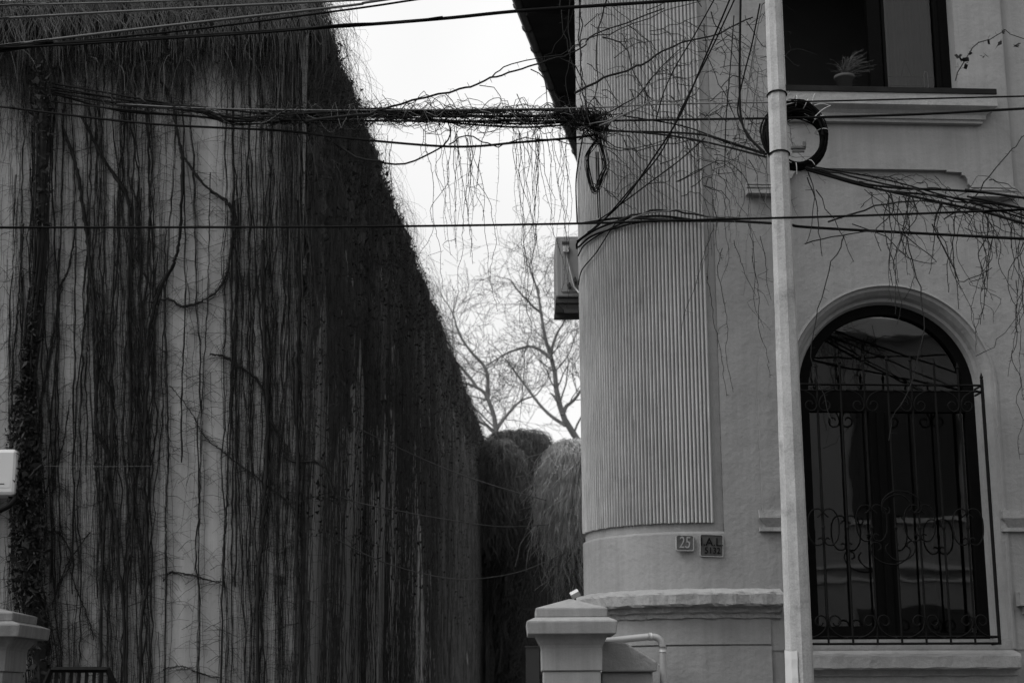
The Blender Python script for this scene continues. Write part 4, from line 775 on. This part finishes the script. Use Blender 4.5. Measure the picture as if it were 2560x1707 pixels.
# steep cables from above the pole to the corner
for pts, r, lab in (([(1832, -30), (1824, 0), (1760, 150), (1700, 289), (1630, 400), (1560, 500), (1490, 566), (1443, 603)], .007, 'steep cable slanting from the top down across the fluted corner'),
                    ([(1850, -30), (1780, 120), (1705, 270), (1650, 385), (1570, 480), (1500, 560), (1470, 580)], .006, 'steep cable right beside the first slanting one'),
                    ([(1800, -30), (1785, 0), (1735, 90), (1690, 165), (1660, 230), (1640, 300)], .005, 'short steep cable at the top of the fluted corner'),
                    ([(1900, 10), (1880, 110), (1862, 180), (1845, 260), (1850, 300), (1880, 350), (1912, 388)], .006, 'cable dropping beside the pole and swinging into the coil'),
                    ([(1852, -30), (1850, 100), (1849, 200), (1852, 290), (1870, 340), (1910, 380)], .009, 'vertical cable bunch left of the pole'),
                    ([(1905, 12), (1885, 120), (1870, 220), (1862, 330), (1890, 372)], .004, 'thin pale cable dropping beside the pole'),
                    ([(1835, 40), (1825, 180), (1815, 300), (1812, 420)], .004, 'thin plumb cable left of the vertical bunch')):
    cable([(a, b, np.interp(a, [1440, 1500, 1700, 1920], [12.9, 12.35, 11.75, 11.1])) for a, b in pts], r, lab, m='cable_grey' if 'pale' in lab else 'cable')
# cables hugging the rounded corner below
def onwall(px, py, o): 
    # point on the rounded corner surface offset o, found along the pixel ray
    v = ray(px, py); lo, hi = 11.5, 13.9; c = FO+FU*UC-FN*RR; c.z = 0
    for t in np.linspace(11.5, 14.2, 400):
        p = C0+v*(t/v.y); l = p-FO; u = l.dot(FU); d = l.dot(FN)
        if u < UC: q = math.hypot(u-UC, -d-RR) <= RR+o if -d < RR else (u > UC-RR-o)
        else: q = d <= o
        if q: return p
    return C0+v*(13.6/v.y)
def wallcable(pts, r, label, m='cable', name='wall_cable', group='cables slung round the fluted corner', cat='cable'):
    P = interp([onwall(x, y, .03) for x, y in pts], 40); mb = MB(); mb.tube(P, r, k=6); return tag(mb.build(name, m, smooth=True), label, cat, group)
wallcable([(1750, 552), (1640, 540), (1550, 553), (1490, 574), (1446, 604), (1442, 622)], .009, 'uppermost cable slung round the fluted corner below the bundle')
wallcable([(1700, 548), (1600, 556), (1540, 570), (1480, 590), (1446, 618)], .008, 'second cable slung round the fluted corner')
wallcable([(1560, 556), (1510, 580), (1462, 612), (1445, 640)], .006, 'third thin cable slung round the fluted corner')
wallcable([(1550, 545), (1528, 573), (1490, 632), (1455, 675), (1446, 712)], .005, 'lowest thin cable curling round the fluted corner')
wallcable([(1460, 325), (1447, 400), (1440, 460), (1443, 560)], .007, 'cable dropping down the left silhouette of the fluted corner')
e = empty('small_cable_coil', onwall(1490, 420, .05)); tag(e, 'narrow hanging loops of black cable on the fluted corner', 'cable coil'); q = Vector(e.location)
mb = MB()
for i in range(9):
    w_ = nr.uniform(12, 30); x = 1487+nr.uniform(-6, 8); yb = nr.uniform(470, 492); yt = nr.uniform(335, 360)
    P = interp([W(x+w_*.3, yt, 12.55)-q, W(x-w_*.75, (yt+yb)/2-20, 12.5)-q, W(x-w_*.5, yb-30, 12.5)-q, W(x, yb, 12.5)-q, W(x+w_*.7, yb-40, 12.45)-q, W(x+w_, (yt+yb)/2, 12.45)-q, W(x+w_*.4, yt, 12.5)-q], 36); mb.tube(P, nr.choice([.003, .0045]), k=5)
mb.build('loops', 'cable', e, smooth=True)
mb = MB()
for x in (1494, 1499): mb.tube([W(x-4, 380, 12.4)-q, W(x-2, 450, 12.4)-q, W(x+2, 545, 12.35)-q], .005, k=5)
mb.build('tails', 'cable', e, smooth=True)
# the creeper wrapped bundle
bl = [(130, 228, 13.85), (300, 255, 13.6), (480, 275, 13.4), (580, 298, 13.3), (700, 290, 13.15), (900, 285, 13.), (1100, 290, 12.85), (1300, 292, 12.7), (1440, 293, 12.6), (1500, 315, 12.5)]
for i in range(12):
    dy = nr.uniform(-26, 26); pts = [(x, y+dy*(.5+.5*math.sin(j+i))+nr.normal()*4, d+nr.normal()*.03) for j, (x, y, d) in enumerate(bl)]
    if i > 9: pts = pts[4:]
    P = interp([W(*p) for p in pts], 60)+wob(60, .012, 5); mb = MB(); mb.tube(P, nr.choice([.004, .006, .009]), k=5)
    tag(mb.build('bundle_cable', 'cable', smooth=True), 'black cable inside the creeper tangled bundle over the alley', 'cable', 'cables of the tangled bundle')
mb = MB(); ml2 = MB()
for i in range(165):                 # creeper wrapped round it
    x = nr.uniform(150, 1480) if nr.rand() < .36 else nr.uniform(600, 1480); l_ = nr.uniform(80, 420); m_ = 7; xs = np.linspace(x, min(x+l_, 1520), m_); pr_ = [np.interp(a, [b[0] for b in bl], [b[1] for b in bl]) for a in xs]; dp = [np.interp(a, [b[0] for b in bl], [b[2] for b in bl]) for a in xs]
    sp_ = 26 if x > 560 else 14
    P = twigline([W(a, b+nr.normal()*sp_*.8, c+nr.normal()*.07) for a, b, c in zip(xs, pr_, dp)], .05, .008)
    t_ = mb if nr.rand() < .8 else ml2; t_.tube(P, nr.uniform(.0018, .0045), .0015, 4); barbs(t_, P, .12, .04, .0012, prob=.7)
tag(mb.build('bundle_creeper', 'stem'), 'bare creeper twined thickly through the cable bundle', 'creeper', kind='stuff')
tag(ml2.build('bundle_creeper_pale', 'fine'), 'paler creeper twigs twined in the cable bundle', 'creeper', kind='stuff')
mb = MB()
for i in range(70):                 # knot where the bundle meets the corner
    c = (1482+nr.normal()*15, 303+nr.normal()*15); P = twigline([W(c[0]+nr.normal()*17, c[1]+nr.normal()*17, 12.45+nr.normal()*.06) for _ in range(4)], .04, .004); mb.tube(P, nr.uniform(.002, .006), .002, 4)
for x, y in ((1400, 281), (1412, 283), (1440, 282), (1452, 281)): mb.tube([W(x-9, y, 12.5), W(x+9, y, 12.48)], .022, k=6)
tag(mb.build('cable_knot', 'cable'), 'dark knot of cables and clamps at the fluted corner', 'cable knot')
# traced vine limbs
def vine(pts, r, label, D=None, m='twig', seg=.07, jag=.006, bl_=.03, bs=.08, name='vine_branch', group='traced'):
    P = twigline([W(p[0], p[1], p[2] if len(p) > 2 else D) for p in pts], seg, jag); mb = MB(); mb.tube(P, r, r*.55, 5); barbs(mb, P, bs, bl_, r*.35, prob=.75)
    o = mb.build(name, m, smooth=True); tag(o, label, 'vine'); 
    if group != 'traced': o['group'] = group
    return o
def d4(l, o=(800, 0)): return [(o[0]+a*.3656, o[1]+b*.3656) for a, b in l]
vine(d4([(-100, 830), (320, 775), (520, 720), (850, 640), (1000, 600), (1170, 535), (1330, 490), (1500, 430), (1650, 385), (1800, 320), (1900, 230), (2352, 60)]), .010, 'long vine limb rising over the sky from the bundle to the fluted corner', 12.4, 'stem')
vine(d4([(1170, 535), (1220, 490), (1270, 450), (1400, 420), (1530, 400), (1680, 360), (1800, 300)]), .006, 'vine branch running above the long rising limb', 12.4, 'stem')
vine(d4([(1700, 360), (1800, 270), (1900, 250), (2050, 200), (2352, 80), (2600, 10)]), .006, 'vine twig forking upward on the fluted corner', 12.0)
vine(d4([(100, 980), (250, 1075), (400, 1100), (520, 1120), (650, 1095), (780, 1040), (880, 960), (885, 880), (860, 800)]), .010, 'drooping vine limb looped below the bundle over the alley', 12.9, 'stem')
vine(d4([(880, 990), (960, 945), (1050, 940), (1150, 975), (1220, 1005), (1290, 975), (1400, 950), (1550, 960), (1700, 985), (1900, 990), (2050, 1025), (2200, 1010), (2352, 960)]), .006, 'wavy vine twig under the bundle reaching the corner', 12.6)
vine(d4([(860, 645), (900, 680), (940, 740), (960, 780)]), .004, 'short vine twig curling down from the long limb', 12.5)
vine(d4([(1090, 585), (1190, 600), (1230, 660), (1255, 740)]), .004, 'second vine twig curling down from the long limb', 12.45)
vine(d4([(1440, 475), (1500, 510), (1540, 560), (1552, 660), (1560, 760), (1580, 830)]), .005, 'third vine twig dropping from the long limb before the eave', 12.4)
vine(d4([(1640, 400), (1720, 440), (1790, 520), (1820, 640), (1830, 760), (1850, 860)]), .006, 'vine stem bending down beside the eave', 12.3)
vine(d4([(1770, -20), (1785, 200), (1780, 420), (1800, 620), (1830, 800)]), .006, 'upright vine stem on the smooth edge of the corner', 12.35)
vine(d4([(1960, 0), (1920, 150), (1890, 300), (1895, 480), (1880, 640), (1830, 740)]), .007, 'upright vine stem left of centre on the flutes', 12.2)
vine(d4([(1930, 255), (2030, 270), (2100, 350), (2130, 440), (2180, 560), (2250, 660), (2290, 690), (2400, 690)]), .006, 'arching vine on the upper flutes', 12.0)
vine(d4([(1740, 640), (1900, 560), (2000, 510), (2150, 460), (2250, 420), (2352, 350), (2500, 290), (2700, 240), (2840, 170), (2960, 120)]), .010, 'stout hairy vine crossing the flutes toward the pole', 11.9, 'stem', bl_=.03, bs=.03)
vine(d4([(1910, 860), (2050, 810), (2150, 750), (2280, 690), (2400, 690), (2560, 650), (2640, 500), (2700, 470)]), .007, 'pale vine limb over the middle of the flutes', 11.95, 'fine')
vine(d4([(1840, 850), (1960, 830), (2060, 770), (2130, 700), (2180, 620), (2352, 540), (2500, 470)]), .005, 'thin pale vine twig over the flutes', 12.0, 'fine')
vine([(1446, 300), (1500, 345), (1560, 372), (1600, 374), (1660, 362), (1740, 355), (1800, 380)], .005, 'vine twig sagging below the cables on the corner', 12.0)
vine([(1520, 560), (1600, 535), (1660, 522), (1720, 535), (1800, 545), (1860, 548)], .010, 'stout twisted vine lying on the lower cables at the corner', 11.9, 'stem')
vine([(1560, 556), (1640, 530), (1700, 527), (1780, 540), (1850, 545)], .006, 'vine twig twisted beside the stout one', 11.85, 'fine')
for pts, r, lab in (([(1428, -20), (1420, 60), (1425, 140), (1412, 210), (1432, 280)], .005, 'vine stem hanging in front of the dark eave, nearest the wall'),
                    ([(1398, -20), (1405, 40), (1415, 100), (1440, 190), (1470, 280)], .005, 'vine stem crossing the dark eave toward the knot'),
                    ([(1360, 140), (1395, 110), (1420, 60), (1440, -10)], .003, 'thin vine twig curling up across the eave'),
                    ([(1452, -20), (1448, 80), (1455, 160), (1450, 250), (1462, 300)], .006, 'vine stem running down the smooth edge of the corner, left of the upright one'),
                    ([(1490, 300), (1540, 270), (1600, 232), (1640, 180), (1690, 130), (1705, 120)], .006, 'vine limb fanning up right from the cable knot'),
                    ([(1560, 350), (1590, 410), (1640, 450), (1655, 455), (1700, 480)], .0035, 'vine twig zigzagging down the middle of the flutes'),
                    ([(1505, 395), (1520, 440), (1515, 480), (1540, 495), (1560, 470), (1600, 450), (1660, 440)], .0035, 'vine twig looping low on the flutes'),
                    ([(1690, 455), (1740, 430), (1790, 402), (1840, 420), (1870, 460), (1880, 500)], .004, 'arching vine twig left of the capital moulding'),
                    ([(1760, 60), (1770, 140), (1800, 210), (1830, 270), (1850, 350)], .004, 'vine twig dropping left of the pole at the top')):
    vine([(a, b, np.interp(a, [1350, 1450, 1700, 1900], [12.5, 12.35, 11.85, 11.3])) for a, b in pts], r, lab, m='stem', bs=.04, bl_=.03)
cable([(1762, 345, 11.7), (1700, 400, 11.8), (1620, 460, 12), (1540, 520, 12.3), (1488, 556, 12.4)], .005, 'thin slanting cable lowest right of the steep pair', name='overhead_cable')
# right of the pole
vine([(2015, 418), (2060, 425), (2150, 445), (2260, 470), (2380, 500), (2480, 512), (2560, 540), (2640, 560)], .008, 'vine twined along the sagging cables right of the coil', 10.95, 'stem', bs=.05)
vine([(2360, 548), (2430, 500), (2460, 460), (2500, 410), (2530, 375), (2560, 340), (2600, 300)], .006, 'vine climbing diagonally to the right edge', 12.55, 'stem', bs=.03, bl_=.02)
vine([(2389, 202), (2400, 175), (2430, 130), (2450, 108), (2480, 98), (2500, 85), (2512, 75), (2530, 88), (2560, 98), (2600, 104)], .005, 'thin withered creeper arching beside the upper window', 12.55, 'twig', bs=.03, bl_=.02)
mb = MB()
for (x, y) in ((2400, 145), (2405, 150), (2412, 160), (2408, 155), (2428, 130), (2463, 138), (2460, 142), (2468, 100), (2495, 115), (2540, 118), (2512, 78), (2505, 82), (2395, 168)):
    p = np.array(W(x, y, 12.5)); n = 9
    for k in range(3):
        v = nr.normal(size=3)*.02; w_ = nr.normal(size=3)*.014; mb.poly([p, p+v*.5+w_, p+v, p+v*.5-w_], [(0, 1, 2, 3)])
tag(mb.build('withered_leaves', 'leaf'), 'few withered leaves on the creeper beside the upper window', 'leaves')
vine([(2012, 610), (2060, 596), (2110, 588), (2180, 578), (2260, 585), (2320, 635), (2342, 655)], .005, 'vine twig arching above the arched window with a bent tip', 11.0, 'stem')
vine([(2130, 560), (2215, 595), (2270, 645), (2310, 658), (2340, 655)], .004, 'vine twig meeting the bent tip from the left', 11.0)
vine([(2110, 590), (2100, 620), (2080, 655), (2068, 700), (2055, 745), (2040, 800), (2028, 860), (2035, 920), (2060, 985), (2080, 1055)], .0045, 'long vine strand dangling over the left of the arched window', 11.0)
vine([(2255, 570), (2280, 650), (2300, 720), (2310, 790), (2300, 880), (2270, 980), (2230, 1050), (2222, 1100)], .0045, 'long vine strand dangling over the middle of the grille', 11.0)
vine([(2330, 560), (2370, 640), (2400, 700), (2420, 700), (2480, 670)], .005, 'vine loop near the right end of the arch', 10.95, 'stem')
vine([(2070, 555), (2150, 530), (2220, 510), (2300, 500), (2380, 515), (2430, 540)], .007, 'thicker vine limb above the taut cable right of the pole', 10.95, 'stem')
vine([(2020, 430), (2040, 475), (2033, 520), (2026, 580), (2015, 610)], .004, 'vine strand hanging from the coil to the bent twig', 11.0)
vine([(2040, 475), (2070, 530), (2110, 590), (2135, 655)], .004, 'vine strand slanting right below the coil', 11.0)
vine([(2440, 890), (2480, 870), (2500, 840), (2540, 800), (2570, 740)], .003, 'thin vine at the right edge beside the arch', 10.9)
# hanging strands, each its own object
def strand(x0, y0, x1, y1, D, r=.0025, grp='strands', lab='', m='twig', j=9):
    n = max(4, int(abs(y1-y0)/45)); pts = [(x0+(x1-x0)*k/(n-1)+(nr.normal()*j if 0 < k < n-1 else 0), y0+(y1-y0)*k/(n-1), D+nr.normal()*.02) for k in range(n)]
    P = twigline([W(*p) for p in pts], .04, .003); mb = MB(); mb.tube(P, r, r*.55, 4); barbs(mb, P, .055, .02, r*.65, prob=.85, curl=.8)
    if nr.rand() < .35:
        i = nr.randint(len(P)//3, len(P)-1); q = P[i]; Q = twigline([q, q+np.array([nr.uniform(-.12, .12), 0, -.05]), q+np.array([nr.uniform(-.15, .15), 0, -nr.uniform(.1, .25)])], .03, .003); mb.tube(Q, r*.7, r*.4, 3); barbs(mb, Q, .05, .01, r*.5)
    tag(mb.build('vine_strand', m, smooth=True), lab, 'vine', grp)
g1 = ('vine strands hanging from the bundle over the alley', 'bare vine strand hanging from the cable bundle against the sky')
for i in range(52):
    x = nr.choice([nr.uniform(960, 1430), nr.uniform(1110, 1190), nr.uniform(1310, 1350), nr.uniform(1380, 1425)]); y1 = np.clip(nr.normal(590, 110), 400, 800)
    strand(x-nr.uniform(10, 60)*(nr.rand() < .5), 310+nr.uniform(0, 40), x, y1, 12.75, nr.uniform(.0017, .0030), *g1, 'stem', 6)
for x0, y0, x1, y1 in ((1170, 330, 1245, 780), (1190, 360, 1130, 790), (1350, 340, 1300, 820), (1200, 400, 1250, 760), (1340, 560, 1305, 1130), (1120, 400, 1040, 700)): strand(x0, y0, x1, y1, 12.75, .0026, *g1, 'twig')
g2 = ('vine strands hanging left of the pole', 'bare vine strand hanging between the flutes and the pole')
for i in range(30):
    x = nr.uniform(1755, 1905); a = nr.uniform(80, 520); strand(x+nr.normal()*20, a, x, a+nr.uniform(130, 330), np.interp(x, [1700, 1900], [11.7, 11.25]), nr.uniform(.0018, .003), *g2, nr.choice(['twig', 'stem', 'fine']))
for x0, y0, x1, y1 in ((1770, 540, 1770, 700), (1768, 690, 1817, 990), (1806, 620, 1833, 980), (1870, 560, 1910, 820), (1880, 640, 1925, 945), (1835, 600, 1890, 740), (1785, 560, 1703, 840), (1900, 590, 1928, 750)): strand(x0, y0, x1, y1, 11.3, .0026, *g2, 'stem', 6)
g3 = ('vine strands hanging over the right part of the house', 'bare vine strand hanging from the sagging cables at the right')
for i in range(34):
    x = nr.uniform(2230, 2580) if nr.rand() < .85 else nr.uniform(2040, 2250); a = np.interp(x, [2040, 2250, 2560], [440, 490, 530]); strand(x+nr.normal()*30, a, x, a+nr.uniform(90, 330), 10.95, nr.uniform(.0026, .0046), *g3, nr.choice(['twig', 'stem']), 11)
for x0, y0, x1, y1 in ((2370, 560, 2440, 830), (2450, 560, 2460, 800), (2480, 600, 2440, 880), (2530, 560, 2560, 1000), (2540, 700, 2550, 1150), (2560, 620, 2520, 940)): strand(x0, y0, x1, y1, 10.95, .003, *g3, 'twig')
mb = MB()                            # loose twig tangle on the fluted corner and on the right cables
for i in range(150):
    x, y = nr.uniform(1470, 1900), nr.uniform(-10, 470); l_ = nr.uniform(50, 190); a = nr.uniform(-.9, .9); D = np.interp(x, [1450, 1700, 1900], [12.3, 11.9, 11.3])
    P = twigline([W(x+l_*k/3*math.cos(a)+nr.normal()*12, y-l_*k/3*math.sin(a)+nr.normal()*12+8*k*k, D+nr.normal()*.05) for k in range(4)], .05, .007); mb.tube(P, nr.uniform(.0018, .0045), .001, 4); barbs(mb, P, .045, .03, .0013)
tag(mb.build('vine_tangle', 'twig'), 'loose tangle of thin twigs in front of the fluted corner', 'vine', kind='stuff')
mb = MB()
for i in range(62):
    x = nr.uniform(2120, 2600); y = np.interp(x, [2030, 2250, 2600], [440, 480, 540])+nr.normal()*24; l_ = nr.uniform(40, 170); a = nr.uniform(-.6, .5)
    P = twigline([W(x+l_*k/3*math.cos(a)+nr.normal()*8, y-l_*k/3*math.sin(a)+nr.normal()*9+7*k*k, 10.95+nr.normal()*.06) for k in range(4)], .04, .004); mb.tube(P, nr.uniform(.0018, .0045), .0012, 4); barbs(mb, P, .05, .03, .001)
tag(mb.build('vine_tangle', 'stem'), 'bushy tangle of creeper twigs riding on the sagging cables at right', 'vine', kind='stuff')
# thin clothes lines in the alley
for pts, lab in (([(700, 1150, 15), (850, 1241, 16), (1000, 1277, 17.5), (1150, 1303, 19), (1260, 1316, 20), (1372, 1311, 21)], 'upper thin pale line sagging across the dark alley wall'),
                 ([(700, 1260, 15), (850, 1352, 16), (960, 1405, 17), (1080, 1438, 18), (1180, 1447, 19), (1300, 1428, 20), (1412, 1382, 21)], 'lower thin pale line drooping in the dark alley'),
                 ([(650, 960, 15), (850, 1050, 16.5), (1080, 1157, 18), (1230, 1212, 20), (1365, 1250, 22)], 'straightest thin line high on the dark alley wall'),
                 ([(110, 1165, 13.6), (250, 1166, 13.6), (380, 1165, 13.7)], 'very thin pale wire beside the utility box')):
    cable(pts, .006 if 'very' not in lab else .002, lab, m='wire', name='alley_line', group='thin lines in the alley')
# ------------------------------------------------------------------ opposite side of the street (seen only mirrored in the glass)
ob = tag(empty('opposite_building', (0, -1.7, 0)), 'plain rendered building across the street mirrored in the arched window', 'building')
mb = MB(); mb.box((-14, -8, 0), (18, 0, 7.9)); mb.build('wall', 'opp', ob)
mb = MB(); mb.box((-14.2, -8.2, 7.9), (18.2, .3, 8.15)); mb.build('cornice', 'opplight', ob)
for i in range(9):
    x = -12+i*3.3
    for z in (1.1, 4.6):
        w = MB(); w.box((x, .001, z), (x+1.3, .04, z+2.0)); o = w.build('window', 'oppdark', ob)
        MB().box((x-.08, .0, z-.1), (x+1.38, .12, z-.001)).build('sill', 'opplight', o)
for z_ in (3.55, 3.75): MB().box((-14, .0, z_), (18, .10 if z_ > 3.6 else .05, z_+.07)).build('string_course', 'opplight', ob)
MB().box((-14, .0, .0), (18, .03, 1.0)).build('plinth', 'oppdark', ob)
mb = MB(); mb.box((6.6, .001, .13), (8.6, .05, 2.4)); mb.build('door', 'opplight', ob)  # pale door added in place of a white car mirrored in the left pane
mb = MB(); mb.box((1.9, .001, .13), (3.0, .05, 2.3)); mb.build('door', 'opplight', ob)
